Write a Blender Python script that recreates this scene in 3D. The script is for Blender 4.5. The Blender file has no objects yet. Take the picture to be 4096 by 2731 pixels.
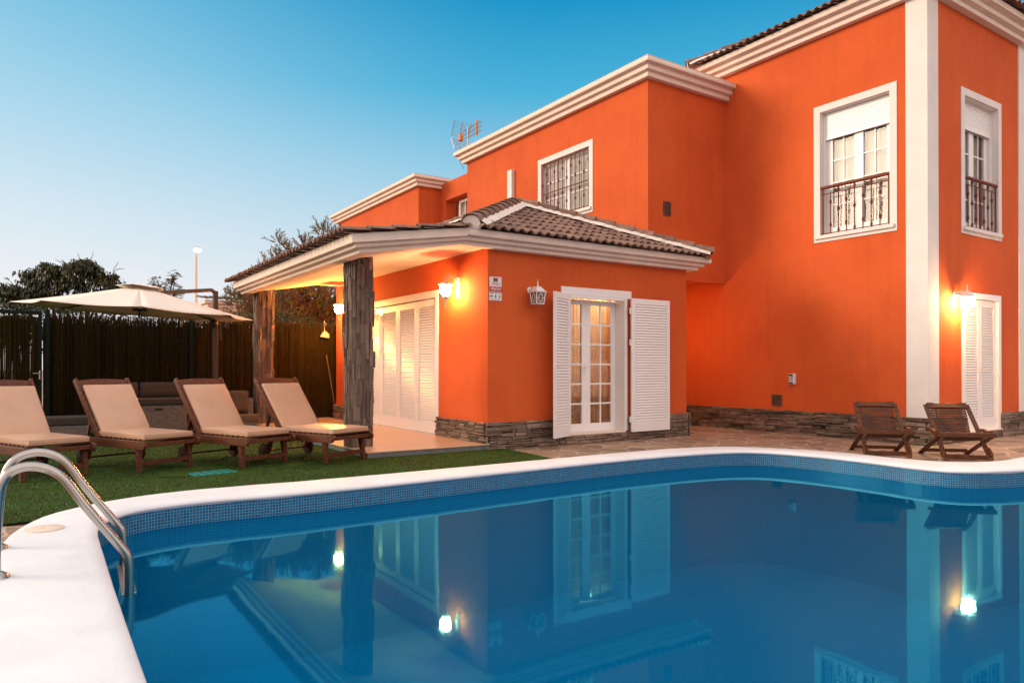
import bpy, bmesh, math, random
from mathutils import Vector, Matrix, noise
R = math.radians
PI = math.pi
random.seed(7)
SC = bpy.context.scene
COL = SC.collection
V = Vector

# ------------------------------------------------------------------ helpers
ROOT = {}

def tag(o, label=None, cat=None, group=None, kind=None):
    if label: o['label'] = label
    if cat: o['category'] = cat
    if group: o['group'] = group
    if kind: o['kind'] = kind
    return o

def thing(name, label, cat, loc=(0, 0, 0), rotz=0.0, group=None):
    o = bpy.data.objects.new(name, None)
    o.empty_display_size = 0.2
    COL.objects.link(o)
    o.location = loc
    o.rotation_euler = (0, 0, rotz)
    ROOT[o.name] = Matrix.Translation(V(loc)) @ Matrix.Rotation(rotz, 4, 'Z')
    return tag(o, label, cat, group)

def copy_tree(o, parent=None):
    c = o.copy()
    COL.objects.link(c)
    if parent: c.parent = parent
    for ch in list(o.children):
        copy_tree(ch, c)
    return c

class MB:
    def __init__(s):
        s.v = []; s.f = []; s.uv = None
    def add(s, vs, fs):
        n = len(s.v)
        s.v += [tuple(p) for p in vs]
        s.f += [tuple(i + n for i in f) for f in fs]
    def quad(s, a, b, c, d): s.add([a, b, c, d], [(0, 1, 2, 3)])
    def tri(s, a, b, c): s.add([a, b, c], [(0, 1, 2)])
    def hexa(s, p):   # 8 points: bottom loop 0-3, top loop 4-7
        s.add(p, [(3, 2, 1, 0), (4, 5, 6, 7), (0, 1, 5, 4), (1, 2, 6, 5), (2, 3, 7, 6), (3, 0, 4, 7)])
    def box(s, x0, x1, y0, y1, z0, z1, M=None):
        p = [V((x0, y0, z0)), V((x1, y0, z0)), V((x1, y1, z0)), V((x0, y1, z0)),
             V((x0, y0, z1)), V((x1, y0, z1)), V((x1, y1, z1)), V((x0, y1, z1))]
        if M is not None: p = [M @ q for q in p]
        s.hexa(p)
    def frame(s, O, U, W, N, u0, u1, w0, w1, n0, n1):  # box in an oriented frame
        O, U, W, N = V(O), V(U), V(W), V(N)
        g = lambda u, w, n: O + U * u + W * w + N * n
        s.hexa([g(u0, w0, n0), g(u1, w0, n0), g(u1, w1, n0), g(u0, w1, n0),
                g(u0, w0, n1), g(u1, w0, n1), g(u1, w1, n1), g(u0, w1, n1)])
    def beam(s, a, b, w, h, up=(0, 0, 1), w2=None, h2=None):
        a, b = V(a), V(b)
        d = (b - a).normalized()
        side = d.cross(V(up))
        if side.length < 1e-5: side = d.cross(V((1, 0, 0)))
        side.normalize()
        u = side.cross(d).normalized()
        w2 = w2 or w; h2 = h2 or h
        p = []
        for c, ww, hh in ((a, w, h), (b, w2, h2)):
            p += [c - side * ww / 2 - u * hh / 2, c + side * ww / 2 - u * hh / 2,
                  c + side * ww / 2 + u * hh / 2, c - side * ww / 2 + u * hh / 2]
        s.hexa(p)
    def tube(s, pts, r, seg=10, caps=True):
        pts = [V(p) for p in pts]
        n = len(pts)
        rs = r if isinstance(r, (list, tuple)) else [r] * n
        t0 = (pts[1] - pts[0]).normalized()
        nrm = t0.orthogonal().normalized()
        vs = []
        for i, p in enumerate(pts):
            if i == 0: t = t0
            elif i == n - 1: t = (pts[i] - pts[i - 1]).normalized()
            else: t = ((pts[i + 1] - p).normalized() + (p - pts[i - 1]).normalized()).normalized()
            nrm = (nrm - t * nrm.dot(t)).normalized()
            b = t.cross(nrm)
            for k in range(seg):
                a = 2 * PI * k / seg
                vs.append(p + (nrm * math.cos(a) + b * math.sin(a)) * rs[i])
        fs = []
        for i in range(n - 1):
            for k in range(seg):
                k2 = (k + 1) % seg
                fs.append((i * seg + k, i * seg + k2, (i + 1) * seg + k2, (i + 1) * seg + k))
        if caps:
            fs.append(tuple(range(seg - 1, -1, -1)))
            fs.append(tuple((n - 1) * seg + k for k in range(seg)))
        s.add(vs, fs)
    def lathe(s, prof, c=(0, 0, 0), seg=16, M=None):  # prof: (r, z) from bottom to top
        c = V(c); vs = []; fs = []
        for r, z in prof:
            for k in range(seg):
                a = 2 * PI * k / seg
                p = V((r * math.cos(a), r * math.sin(a), z))
                if M is not None: p = M @ p
                vs.append(c + p)
        for i in range(len(prof) - 1):
            for k in range(seg):
                k2 = (k + 1) % seg
                fs.append((i * seg + k, i * seg + k2, (i + 1) * seg + k2, (i + 1) * seg + k))
        fs.append(tuple(range(seg - 1, -1, -1)))
        fs.append(tuple((len(prof) - 1) * seg + k for k in range(seg)))
        s.add(vs, fs)
    def sphere(s, c, r, seg=14, rings=8, sc=(1, 1, 1)):
        prof = []
        c = V(c)
        M = Matrix.Diagonal((sc[0], sc[1], sc[2], 1))
        for i in range(rings + 1):
            a = -PI / 2 + PI * i / rings
            prof.append((max(1e-4, r * math.cos(a)), r * math.sin(a)))
        s.lathe(prof, c, seg, M)
    def prism(s, poly, d):  # poly: list of points, d: extrusion
        d = V(d); n = len(poly)
        p = [V(q) for q in poly]
        vs = p + [q + d for q in p]
        fs = [tuple(range(n - 1, -1, -1)), tuple(range(n, 2 * n))]
        fs += [(i, (i + 1) % n, n + (i + 1) % n, n + i) for i in range(n)]
        s.add(vs, fs)
    def build(s, name, mat, parent=None, smooth=None, bevel=0, uv=None, seg=2):
        me = bpy.data.meshes.new(name)
        vs = s.v
        if parent is not None:
            r = parent
            while r.parent is not None: r = r.parent
            Mi = ROOT[r.name].inverted()
            vs = [tuple(Mi @ V(p)) for p in vs]
        me.from_pydata(vs, [], s.f)
        if uv is not None:
            l = me.uv_layers.new(name='UVMap')
            for poly in me.polygons:
                for li, vi in zip(poly.loop_indices, poly.vertices):
                    l.data[li].uv = uv[vi]
        me.materials.append(mat)
        me.update()
        if smooth is not None:
            me.polygons.foreach_set('use_smooth', [True] * len(me.polygons))
            me.set_sharp_from_angle(angle=R(smooth))
        o = bpy.data.objects.new(name, me)
        COL.objects.link(o)
        if parent is not None: o.parent = parent
        if bevel:
            m = o.modifiers.new('bevel', 'BEVEL')
            m.width = bevel; m.segments = seg; m.limit_method = 'ANGLE'; m.angle_limit = R(40)
        return o

def fix_normals(o):
    bm = bmesh.new(); bm.from_mesh(o.data)
    bmesh.ops.recalc_face_normals(bm, faces=bm.faces)
    bm.to_mesh(o.data); bm.free()
    return o

# ------------------------------------------------------------------ materials
def newmat(name):
    m = bpy.data.materials.new(name); m.use_nodes = True
    nt = m.node_tree
    for n in list(nt.nodes): nt.nodes.remove(n)
    return m, nt

def N(nt, t, **kw):
    n = nt.nodes.new(t)
    for k, v in kw.items():
        if k.startswith('_'): setattr(n, k[1:], v)
        else: n.inputs[k.replace('__', ' ')].default_value = v
    return n

def pm(name, col, rough=0.6, metal=0.0, var=0.0, vscale=3.0, bump=0.0, bscale=80.0, bdist=0.01,
       col2=None, island=0.0, spec=0.5, detail=6.0, coat=0.0, stretch=None):
    """Principled material with procedural colour variation and bump."""
    m, nt = newmat(name)
    L = nt.links.new
    out = N(nt, 'ShaderNodeOutputMaterial')
    p = N(nt, 'ShaderNodeBsdfPrincipled', Roughness=rough, Metallic=metal)
    p.inputs['Specular IOR Level'].default_value = spec
    p.inputs['Coat Weight'].default_value = coat
    L(p.outputs[0], out.inputs[0])
    tc = N(nt, 'ShaderNodeTexCoord')
    src = tc.outputs['Object']
    if stretch:
        mp = N(nt, 'ShaderNodeMapping'); mp.inputs['Scale'].default_value = stretch
        L(src, mp.inputs[0]); src = mp.outputs[0]
    c = (*col, 1)
    last = None
    if var or col2:
        nz = N(nt, 'ShaderNodeTexNoise', Scale=vscale, Detail=detail, Roughness=0.6)
        L(src, nz.inputs['Vector'])
        rp = N(nt, 'ShaderNodeValToRGB')
        if col2:
            a, b = col, col2
        else:
            a = tuple(max(0, x * (1 - var)) for x in col); b = tuple(min(1, x * (1 + var)) for x in col)
        rp.color_ramp.elements[0].position = 0.3; rp.color_ramp.elements[0].color = (*a, 1)
        rp.color_ramp.elements[1].position = 0.7; rp.color_ramp.elements[1].color = (*b, 1)
        L(nz.outputs['Fac'], rp.inputs[0])
        last = rp.outputs[0]
    if island:
        g = N(nt, 'ShaderNodeNewGeometry')
        mr = N(nt, 'ShaderNodeMapRange'); mr.inputs['To Min'].default_value = 1 - island; mr.inputs['To Max'].default_value = 1 + island
        L(g.outputs['Random Per Island'], mr.inputs['Value'])
        mx = N(nt, 'ShaderNodeMix', _data_type='RGBA', _blend_type='MULTIPLY'); mx.inputs['Factor'].default_value = 1
        if last is not None: L(last, mx.inputs['A'])
        else: mx.inputs['A'].default_value = c
        L(mr.outputs[0], mx.inputs['B'])
        last = mx.outputs['Result']
    if last is not None: L(last, p.inputs['Base Color'])
    else: p.inputs['Base Color'].default_value = c
    if bump:
        nb = N(nt, 'ShaderNodeTexNoise', Scale=bscale, Detail=5.0, Roughness=0.6)
        L(src, nb.inputs['Vector'])
        b = N(nt, 'ShaderNodeBump', Strength=bump, Distance=bdist)
        L(nb.outputs['Fac'], b.inputs['Height']); L(b.outputs[0], p.inputs['Normal'])
    return m

def emit(name, col, strength):
    m, nt = newmat(name)
    out = N(nt, 'ShaderNodeOutputMaterial')
    e = N(nt, 'ShaderNodeEmission', Strength=strength); e.inputs['Color'].default_value = (*col, 1)
    nt.links.new(e.outputs[0], out.inputs[0])
    return m

M = {}
def mat_stucco():
    m, nt = newmat('orange_stucco'); L = nt.links.new
    out = N(nt, 'ShaderNodeOutputMaterial'); p = N(nt, 'ShaderNodeBsdfPrincipled', Roughness=0.85)
    p.inputs['Specular IOR Level'].default_value = 0.25; L(p.outputs[0], out.inputs[0])
    tc = N(nt, 'ShaderNodeTexCoord')
    n1 = N(nt, 'ShaderNodeTexNoise', Scale=0.9, Detail=7.0, Roughness=0.65); L(tc.outputs['Object'], n1.inputs['Vector'])
    r1 = N(nt, 'ShaderNodeValToRGB'); L(n1.outputs['Fac'], r1.inputs[0])
    r1.color_ramp.elements[0].position = 0.3; r1.color_ramp.elements[0].color = (0.555, 0.088, 0.019, 1)
    r1.color_ramp.elements[1].position = 0.7; r1.color_ramp.elements[1].color = (0.665, 0.118, 0.028, 1)
    mp = N(nt, 'ShaderNodeMapping'); mp.inputs['Scale'].default_value = (5, 5, 0.35); L(tc.outputs['Object'], mp.inputs[0])
    n2 = N(nt, 'ShaderNodeTexNoise', Scale=1.4, Detail=6.0); L(mp.outputs[0], n2.inputs['Vector'])     # rain streaks
    r2 = N(nt, 'ShaderNodeValToRGB'); L(n2.outputs['Fac'], r2.inputs[0])
    r2.color_ramp.elements[0].position = 0.28; r2.color_ramp.elements[0].color = (0.82, 0.82, 0.84, 1)
    r2.color_ramp.elements[1].position = 0.5; r2.color_ramp.elements[1].color = (1, 1, 1, 1)
    n3 = N(nt, 'ShaderNodeTexNoise', Scale=45.0, Detail=4.0); L(tc.outputs['Object'], n3.inputs['Vector'])
    r3 = N(nt, 'ShaderNodeValToRGB'); L(n3.outputs['Fac'], r3.inputs[0])
    r3.color_ramp.elements[0].position = 0.25; r3.color_ramp.elements[0].color = (0.9, 0.9, 0.9, 1); r3.color_ramp.elements[1].position = 0.6
    m1 = N(nt, 'ShaderNodeMix', _data_type='RGBA', _blend_type='MULTIPLY'); m1.inputs['Factor'].default_value = 0.36
    m2 = N(nt, 'ShaderNodeMix', _data_type='RGBA', _blend_type='MULTIPLY'); m2.inputs['Factor'].default_value = 0.6
    L(r1.outputs[0], m1.inputs['A']); L(r2.outputs[0], m1.inputs['B']); L(m1.outputs['Result'], m2.inputs['A']); L(r3.outputs[0], m2.inputs['B'])
    L(m2.outputs['Result'], p.inputs['Base Color'])
    n4 = N(nt, 'ShaderNodeTexNoise', Scale=90.0, Detail=5.0); L(tc.outputs['Object'], n4.inputs['Vector'])
    n5 = N(nt, 'ShaderNodeTexNoise', Scale=6.0, Detail=3.0); L(tc.outputs['Object'], n5.inputs['Vector'])
    ad = N(nt, 'ShaderNodeMath', _operation='MULTIPLY_ADD'); ad.inputs[1].default_value = 2.0; L(n5.outputs['Fac'], ad.inputs[0]); L(n4.outputs['Fac'], ad.inputs[2])
    b = N(nt, 'ShaderNodeBump', Strength=0.4, Distance=0.007); L(ad.outputs[0], b.inputs['Height']); L(b.outputs[0], p.inputs['Normal'])
    return m
M['orange'] = mat_stucco()
M['cream'] = pm('cream_moulding', (0.78, 0.66, 0.57), 0.8, var=0.06, vscale=4, bump=0.2, bscale=70, bdist=0.004, spec=0.2)
M['white_wall'] = pm('white_masonry_paint', (0.73, 0.68, 0.65), 0.8, var=0.05, vscale=3, bump=0.2, bscale=90, bdist=0.004, spec=0.2)
M['white_paint'] = pm('white_lacquer', (0.80, 0.77, 0.76), 0.35, var=0.02, vscale=5)
M['white_metal'] = pm('white_cast_metal', (0.74, 0.71, 0.69), 0.4, var=0.04, vscale=30, bump=0.1, bscale=60, bdist=0.002)
M['tile'] = pm('roof_clay', (0.215, 0.128, 0.098), 0.85, var=0.35, vscale=9, island=0.25, bump=0.5, bscale=60, bdist=0.006, spec=0.25)
M['mortar'] = pm('roof_mortar', (0.72, 0.66, 0.60), 0.9, var=0.12, vscale=20, bump=0.6, bscale=35, bdist=0.02)
M['stone'] = pm('ledge_stone', (0.12, 0.085, 0.068), 0.85, col2=(0.27, 0.185, 0.135), vscale=7, island=0.32, bump=0.8, bscale=28, bdist=0.02, spec=0.25)
M['stone_col'] = pm('column_stone', (0.105, 0.080, 0.068), 0.85, col2=(0.23, 0.165, 0.13), vscale=9, island=0.26, bump=0.8, bscale=30, bdist=0.02, spec=0.25, stretch=(1, 1, 0.3))
M['wood'] = pm('oiled_hardwood', (0.055, 0.014, 0.006), 0.5, spec=0.25, col2=(0.135, 0.040, 0.015), vscale=14, bump=0.2, bscale=50, bdist=0.004, stretch=(0.25, 2, 2))
M['wood_dark'] = pm('dark_weathered_wood', (0.045, 0.013, 0.006), 0.5, spec=0.25, col2=(0.13, 0.042, 0.016), vscale=16, bump=0.25, bscale=60, bdist=0.004, stretch=(1.5, 0.3, 1.5))
M['cushion'] = pm('tan_coated_fabric', (0.52, 0.315, 0.21), 0.33, var=0.05, vscale=6, bump=0.3, bscale=7, bdist=0.02, spec=0.5)
M['canvas'] = pm('cream_canvas', (0.74, 0.66, 0.58), 0.85, var=0.03, vscale=8, bump=0.15, bscale=200, bdist=0.003)
M['dark_metal'] = pm('dark_brown_metal', (0.05, 0.028, 0.022), 0.45, metal=0.3, var=0.1)
M['iron'] = pm('red_brown_iron', (0.17, 0.036, 0.017), 0.5, var=0.2, spec=0.25, vscale=30)
M['steel'] = pm('brushed_stainless', (0.44, 0.405, 0.37), 0.24, metal=1.0, var=0.06, vscale=20)
M['green_metal'] = pm('green_painted_steel', (0.0025, 0.009, 0.008), 0.6, spec=0.15, var=0.1)
M['reed'] = pm('heather_screen', (0.032, 0.0205, 0.005), 0.95, var=0.4, vscale=30, island=0.7, spec=0.1)
M['grate'] = pm('turquoise_plastic', (0.01, 0.26, 0.20), 0.5, var=0.1)
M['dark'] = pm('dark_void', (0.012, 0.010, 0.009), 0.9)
M['slab_edge'] = pm('grey_slab_edge', (0.13, 0.135, 0.135), 0.85, var=0.25, vscale=9, bump=0.3, bscale=40)
M['vent'] = pm('brown_vent_metal', (0.11, 0.055, 0.035), 0.6, var=0.1)
M['grey_fabric'] = pm('charcoal_fabric', (0.045, 0.038, 0.036), 0.9, var=0.15, vscale=20, bump=0.3, bscale=150, bdist=0.003)
M['concrete'] = pm('coping_paint', (0.70, 0.71, 0.74), 0.6, var=0.07, vscale=2.5, bump=0.5, bscale=26, bdist=0.006)
M['disc'] = pm('skimmer_plastic', (0.72, 0.60, 0.50), 0.5, var=0.05)
M['bark'] = pm('tree_bark', (0.07, 0.045, 0.03), 0.9, var=0.3, vscale=20, bump=0.6, bscale=30)
M['wheel'] = pm('wheel_wood', (0.035, 0.014, 0.007), 0.7, var=0.25, vscale=25, spec=0.15)
M['plastic_white'] = pm('white_plastic', (0.72, 0.70, 0.68), 0.4)
M['sign_white'] = pm('sign_white', (0.72, 0.70, 0.70), 0.45)
M['sign_red'] = pm('sign_red', (0.50, 0.030, 0.020), 0.45)
M['sign_black'] = pm('sign_black', (0.015, 0.012, 0.012), 0.5)
M['far_wall'] = pm('far_house_wall', (0.55, 0.45, 0.37), 0.85, var=0.06)
M['antenna'] = pm('antenna_metal', (0.35, 0.30, 0.28), 0.4, metal=0.6)
M['antenna_orange'] = pm('antenna_plastic', (0.62, 0.23, 0.07), 0.5)
M['cable'] = pm('black_cable', (0.03, 0.03, 0.035), 0.6)
M['lamp_glass_unlit'] = pm('amber_lantern_glass', (0.16, 0.075, 0.04), 0.25, var=0.15, vscale=30)
M['globe'] = emit('lit_globe', (1.0, 0.50, 0.21), 190)
M['globe_far'] = emit('lit_far_globe', (1.0, 0.42, 0.09), 520)
M['globe_door'] = emit('lit_lantern_glass', (1.0, 0.54, 0.25), 300)
M['globe_pass'] = emit('lit_passage_globe', (1.0, 0.58, 0.16), 120)
M['street_glow'] = emit('street_lamp_glow', (1.0, 0.80, 0.6), 1.6)

def mat_terrace():
    m, nt = newmat('flagstone_paving'); L = nt.links.new
    out = N(nt, 'ShaderNodeOutputMaterial'); p = N(nt, 'ShaderNodeBsdfPrincipled', Roughness=0.7)
    L(p.outputs[0], out.inputs[0])
    tc = N(nt, 'ShaderNodeTexCoord')
    v = N(nt, 'ShaderNodeTexVoronoi', Scale=3.2, _feature='DISTANCE_TO_EDGE')
    v2 = N(nt, 'ShaderNodeTexVoronoi', Scale=3.2)
    nz = N(nt, 'ShaderNodeTexNoise', Scale=2.5, Detail=3.0)
    mp = N(nt, 'ShaderNodeMix', _data_type='RGBA'); mp.inputs['Factor'].default_value = 0.12
    L(tc.outputs['Object'], nz.inputs['Vector'])
    L(tc.outputs['Object'], mp.inputs['A']); L(nz.outputs['Color'], mp.inputs['B'])
    L(mp.outputs['Result'], v.inputs['Vector']); L(mp.outputs['Result'], v2.inputs['Vector'])
    rp = N(nt, 'ShaderNodeValToRGB'); e = rp.color_ramp.elements
    e[0].position = 0.0; e[0].color = (0.15, 0.095, 0.065, 1); e[1].position = 1.0; e[1].color = (0.38, 0.255, 0.165, 1)
    L(v2.outputs['Color'], rp.inputs[0])
    n2 = N(nt, 'ShaderNodeTexNoise', Scale=14.0, Detail=8.0); L(tc.outputs['Object'], n2.inputs['Vector'])
    mul = N(nt, 'ShaderNodeMix', _data_type='RGBA', _blend_type='MULTIPLY'); mul.inputs['Factor'].default_value = 0.7
    r2 = N(nt, 'ShaderNodeValToRGB'); r2.color_ramp.elements[0].color = (0.55, 0.55, 0.55, 1); r2.color_ramp.elements[1].color = (1.35, 1.3, 1.25, 1)
    r2.color_ramp.elements[0].position = 0.3; r2.color_ramp.elements[1].position = 0.75
    L(n2.outputs['Fac'], r2.inputs[0]); L(rp.outputs[0], mul.inputs['A']); L(r2.outputs[0], mul.inputs['B'])
    j = N(nt, 'ShaderNodeValToRGB'); j.color_ramp.elements[0].position = 0.02; j.color_ramp.elements[1].position = 0.05
    L(v.outputs['Distance'], j.inputs[0])
    mj = N(nt, 'ShaderNodeMix', _data_type='RGBA'); mj.inputs['A'].default_value = (0.44, 0.33, 0.25, 1)
    L(j.outputs[0], mj.inputs['Factor']); L(mul.outputs['Result'], mj.inputs['B'])
    L(mj.outputs['Result'], p.inputs['Base Color'])
    b = N(nt, 'ShaderNodeBump', Strength=0.5, Distance=0.02)
    ad = N(nt, 'ShaderNodeMath', _operation='MULTIPLY_ADD'); ad.inputs[1].default_value = 0.5
    L(n2.outputs['Fac'], ad.inputs[0]); L(j.outputs[0], ad.inputs[2])
    L(ad.outputs[0], b.inputs['Height']); L(b.outputs[0], p.inputs['Normal'])
    return m
M['terrace'] = mat_terrace()

def mat_patio():
    m, nt = newmat('patio_ceramic'); L = nt.links.new
    out = N(nt, 'ShaderNodeOutputMaterial'); p = N(nt, 'ShaderNodeBsdfPrincipled', Roughness=0.28)
    L(p.outputs[0], out.inputs[0])
    tc = N(nt, 'ShaderNodeTexCoord')
    br = N(nt, 'ShaderNodeTexBrick', _offset=0.0, Scale=1.0)
    br.inputs['Color1'].default_value = (0.50, 0.33, 0.22, 1); br.inputs['Color2'].default_value = (0.56, 0.38, 0.26, 1)
    br.inputs['Mortar'].default_value = (0.62, 0.46, 0.34, 1)
    br.inputs['Mortar Size'].default_value = 0.006; br.inputs['Brick Width'].default_value = 0.42; br.inputs['Row Height'].default_value = 0.42
    L(tc.outputs['Object'], br.inputs['Vector'])
    nz = N(nt, 'ShaderNodeTexNoise', Scale=5.0, Detail=5.0); L(tc.outputs['Object'], nz.inputs['Vector'])
    mx = N(nt, 'ShaderNodeMix', _data_type='RGBA', _blend_type='SOFT_LIGHT'); mx.inputs['Factor'].default_value = 0.35
    L(br.outputs['Color'], mx.inputs['A']); L(nz.outputs['Color'], mx.inputs['B'])
    L(mx.outputs['Result'], p.inputs['Base Color'])
    b = N(nt, 'ShaderNodeBump', Strength=0.12, Distance=0.004); L(br.outputs['Fac'], b.inputs['Height']); b.invert = True
    L(b.outputs[0], p.inputs['Normal'])
    return m
M['patio'] = mat_patio()

def mat_mosaic(name, c1, c2, grout, size, use_uv, gsize=0.085):
    m, nt = newmat(name); L = nt.links.new
    out = N(nt, 'ShaderNodeOutputMaterial'); p = N(nt, 'ShaderNodeBsdfPrincipled', Roughness=0.25)
    L(p.outputs[0], out.inputs[0])
    tc = N(nt, 'ShaderNodeTexCoord')
    br = N(nt, 'ShaderNodeTexBrick', _offset=0.0, Scale=1.0 / size)
    br.inputs['Color1'].default_value = (*c1, 1); br.inputs['Color2'].default_value = (*c2, 1); br.inputs['Mortar'].default_value = (*grout, 1)
    br.inputs['Mortar Size'].default_value = gsize * 0.5; br.inputs['Brick Width'].default_value = 1; br.inputs['Row Height'].default_value = 1
    br.inputs['Mortar Smooth'].default_value = 0.1
    L(tc.outputs['UV' if use_uv else 'Object'], br.inputs['Vector'])
    L(br.outputs['Color'], p.inputs['Base Color'])
    b = N(nt, 'ShaderNodeBump', Strength=0.3, Distance=0.003); b.invert = True
    L(br.outputs['Fac'], b.inputs['Height']); L(b.outputs[0], p.inputs['Normal'])
    return m
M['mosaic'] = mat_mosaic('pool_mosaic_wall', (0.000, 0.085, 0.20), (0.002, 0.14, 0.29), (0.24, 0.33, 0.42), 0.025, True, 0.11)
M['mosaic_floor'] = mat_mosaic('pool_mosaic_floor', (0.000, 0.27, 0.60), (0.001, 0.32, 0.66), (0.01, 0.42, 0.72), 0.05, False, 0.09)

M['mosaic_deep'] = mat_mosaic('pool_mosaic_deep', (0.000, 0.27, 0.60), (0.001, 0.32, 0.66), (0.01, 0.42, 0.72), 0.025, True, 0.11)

def mat_water():
    m, nt = newmat('pool_water'); L = nt.links.new
    out = N(nt, 'ShaderNodeOutputMaterial')
    fr = N(nt, 'ShaderNodeFresnel', IOR=1.39)
    tr = N(nt, 'ShaderNodeBsdfTransparent'); tr.inputs['Color'].default_value = (0.22, 0.90, 1.0, 1)
    df = N(nt, 'ShaderNodeBsdfDiffuse'); df.inputs['Color'].default_value = (0.0, 0.135, 0.315, 1)   # light scattered back by the water itself
    bd = N(nt, 'ShaderNodeMixShader'); bd.inputs[0].default_value = 0.44
    L(tr.outputs[0], bd.inputs[1]); L(df.outputs[0], bd.inputs[2])
    gl = N(nt, 'ShaderNodeBsdfGlossy', Roughness=0.03); gl.inputs['Color'].default_value = (0.13, 0.70, 0.93, 1)
    mx = N(nt, 'ShaderNodeMixShader')
    L(fr.outputs[0], mx.inputs[0]); L(bd.outputs[0], mx.inputs[1]); L(gl.outputs[0], mx.inputs[2])
    L(mx.outputs[0], out.inputs[0])
    tc = N(nt, 'ShaderNodeTexCoord')
    nz = N(nt, 'ShaderNodeTexNoise', Scale=2.2, Detail=2.0); L(tc.outputs['Object'], nz.inputs['Vector'])
    b = N(nt, 'ShaderNodeBump', Strength=0.025, Distance=0.03)
    L(nz.outputs['Fac'], b.inputs['Height'])
    L(b.outputs[0], gl.inputs['Normal']); L(b.outputs[0], fr.inputs['Normal'])
    return m
M['water'] = mat_water()

def mat_turf():
    m, nt = newmat('artificial_turf'); L = nt.links.new
    out = N(nt, 'ShaderNodeOutputMaterial'); p = N(nt, 'ShaderNodeBsdfPrincipled', Roughness=0.9)
    p.inputs['Specular IOR Level'].default_value = 0.15
    L(p.outputs[0], out.inputs[0])
    tc = N(nt, 'ShaderNodeTexCoord')
    nz = N(nt, 'ShaderNodeTexNoise', Scale=2.2, Detail=6.0); L(tc.outputs['Object'], nz.inputs['Vector'])
    rp = N(nt, 'ShaderNodeValToRGB'); e = rp.color_ramp.elements
    e[0].position = 0.3; e[0].color = (0.030, 0.050, 0.005, 1); e[1].position = 0.72; e[1].color = (0.036, 0.092, 0.008, 1)
    L(nz.outputs['Fac'], rp.inputs[0])
    n2 = N(nt, 'ShaderNodeTexNoise', Scale=170.0, Detail=2.0); L(tc.outputs['Object'], n2.inputs['Vector'])
    mul = N(nt, 'ShaderNodeMix', _data_type='RGBA', _blend_type='OVERLAY'); mul.inputs['Factor'].default_value = 0.6
    L(rp.outputs[0], mul.inputs['A']); L(n2.outputs['Fac'], mul.inputs['B'])
    L(mul.outputs['Result'], p.inputs['Base Color'])
    b = N(nt, 'ShaderNodeBump', Strength=0.8, Distance=0.02); L(n2.outputs['Fac'], b.inputs['Height']); L(b.outputs[0], p.inputs['Normal'])
    return m
M['turf'] = mat_turf()

def mat_leaf(name, c1, c2, trans=0.35):
    m, nt = newmat(name); L = nt.links.new
    out = N(nt, 'ShaderNodeOutputMaterial')
    g = N(nt, 'ShaderNodeNewGeometry')
    rp = N(nt, 'ShaderNodeValToRGB'); rp.color_ramp.elements[0].color = (*c1, 1); rp.color_ramp.elements[1].color = (*c2, 1)
    L(g.outputs['Random Per Island'], rp.inputs[0])
    p = N(nt, 'ShaderNodeBsdfPrincipled', Roughness=0.5)
    t = N(nt, 'ShaderNodeBsdfTranslucent')
    L(rp.outputs[0], p.inputs['Base Color']); L(rp.outputs[0], t.inputs['Color'])
    mx = N(nt, 'ShaderNodeMixShader'); mx.inputs[0].default_value = trans
    L(p.outputs[0], mx.inputs[1]); L(t.outputs[0], mx.inputs[2]); L(mx.outputs[0], out.inputs[0])
    return m
M['leaf_dark'] = mat_leaf('long_leaf', (0.012, 0.030, 0.010), (0.075, 0.070, 0.020), 0.3)
M['leaf_warm'] = mat_leaf('small_warm_leaf', (0.12, 0.085, 0.04), (0.32, 0.20, 0.11))
M['needle'] = mat_leaf('feathery_needle', (0.06, 0.07, 0.016), (0.28, 0.19, 0.05))
M['needle_rust'] = mat_leaf('rusty_needle', (0.10, 0.03, 0.012), (0.22, 0.07, 0.025))
M['leaf_hedge'] = mat_leaf('hedge_leaf', (0.02, 0.03, 0.01), (0.06, 0.06, 0.02))
M['palm'] = mat_leaf('palm_frond', (0.10, 0.12, 0.05), (0.22, 0.22, 0.10))

def mat_wicker():
    m, nt = newmat('grey_wicker'); L = nt.links.new
    out = N(nt, 'ShaderNodeOutputMaterial'); p = N(nt, 'ShaderNodeBsdfPrincipled', Roughness=0.7)
    L(p.outputs[0], out.inputs[0])
    tc = N(nt, 'ShaderNodeTexCoord')
    sx = N(nt, 'ShaderNodeSeparateXYZ'); L(tc.outputs['Object'], sx.inputs[0])
    ad = N(nt, 'ShaderNodeMath', _operation='ADD'); L(sx.outputs[0], ad.inputs[0]); L(sx.outputs[1], ad.inputs[1])
    cb = N(nt, 'ShaderNodeCombineXYZ'); L(ad.outputs[0], cb.inputs[0]); L(sx.outputs[2], cb.inputs[1])
    br = N(nt, 'ShaderNodeTexBrick', _offset=0.5, Scale=1.0)
    br.inputs['Color1'].default_value = (0.16, 0.14, 0.13, 1); br.inputs['Color2'].default_value = (0.27, 0.245, 0.23, 1); br.inputs['Mortar'].default_value = (0.035, 0.03, 0.03, 1)
    br.inputs['Mortar Size'].default_value = 0.0025; br.inputs['Mortar Smooth'].default_value = 0.5; br.inputs['Brick Width'].default_value = 0.055; br.inputs['Row Height'].default_value = 0.014
    L(cb.outputs[0], br.inputs['Vector'])
    L(br.outputs['Color'], p.inputs['Base Color'])
    b = N(nt, 'ShaderNodeBump', Strength=0.7, Distance=0.006); b.invert = True
    L(br.outputs['Fac'], b.inputs['Height']); L(b.outputs[0], p.inputs['Normal'])
    return m
M['wicker'] = mat_wicker()

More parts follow.
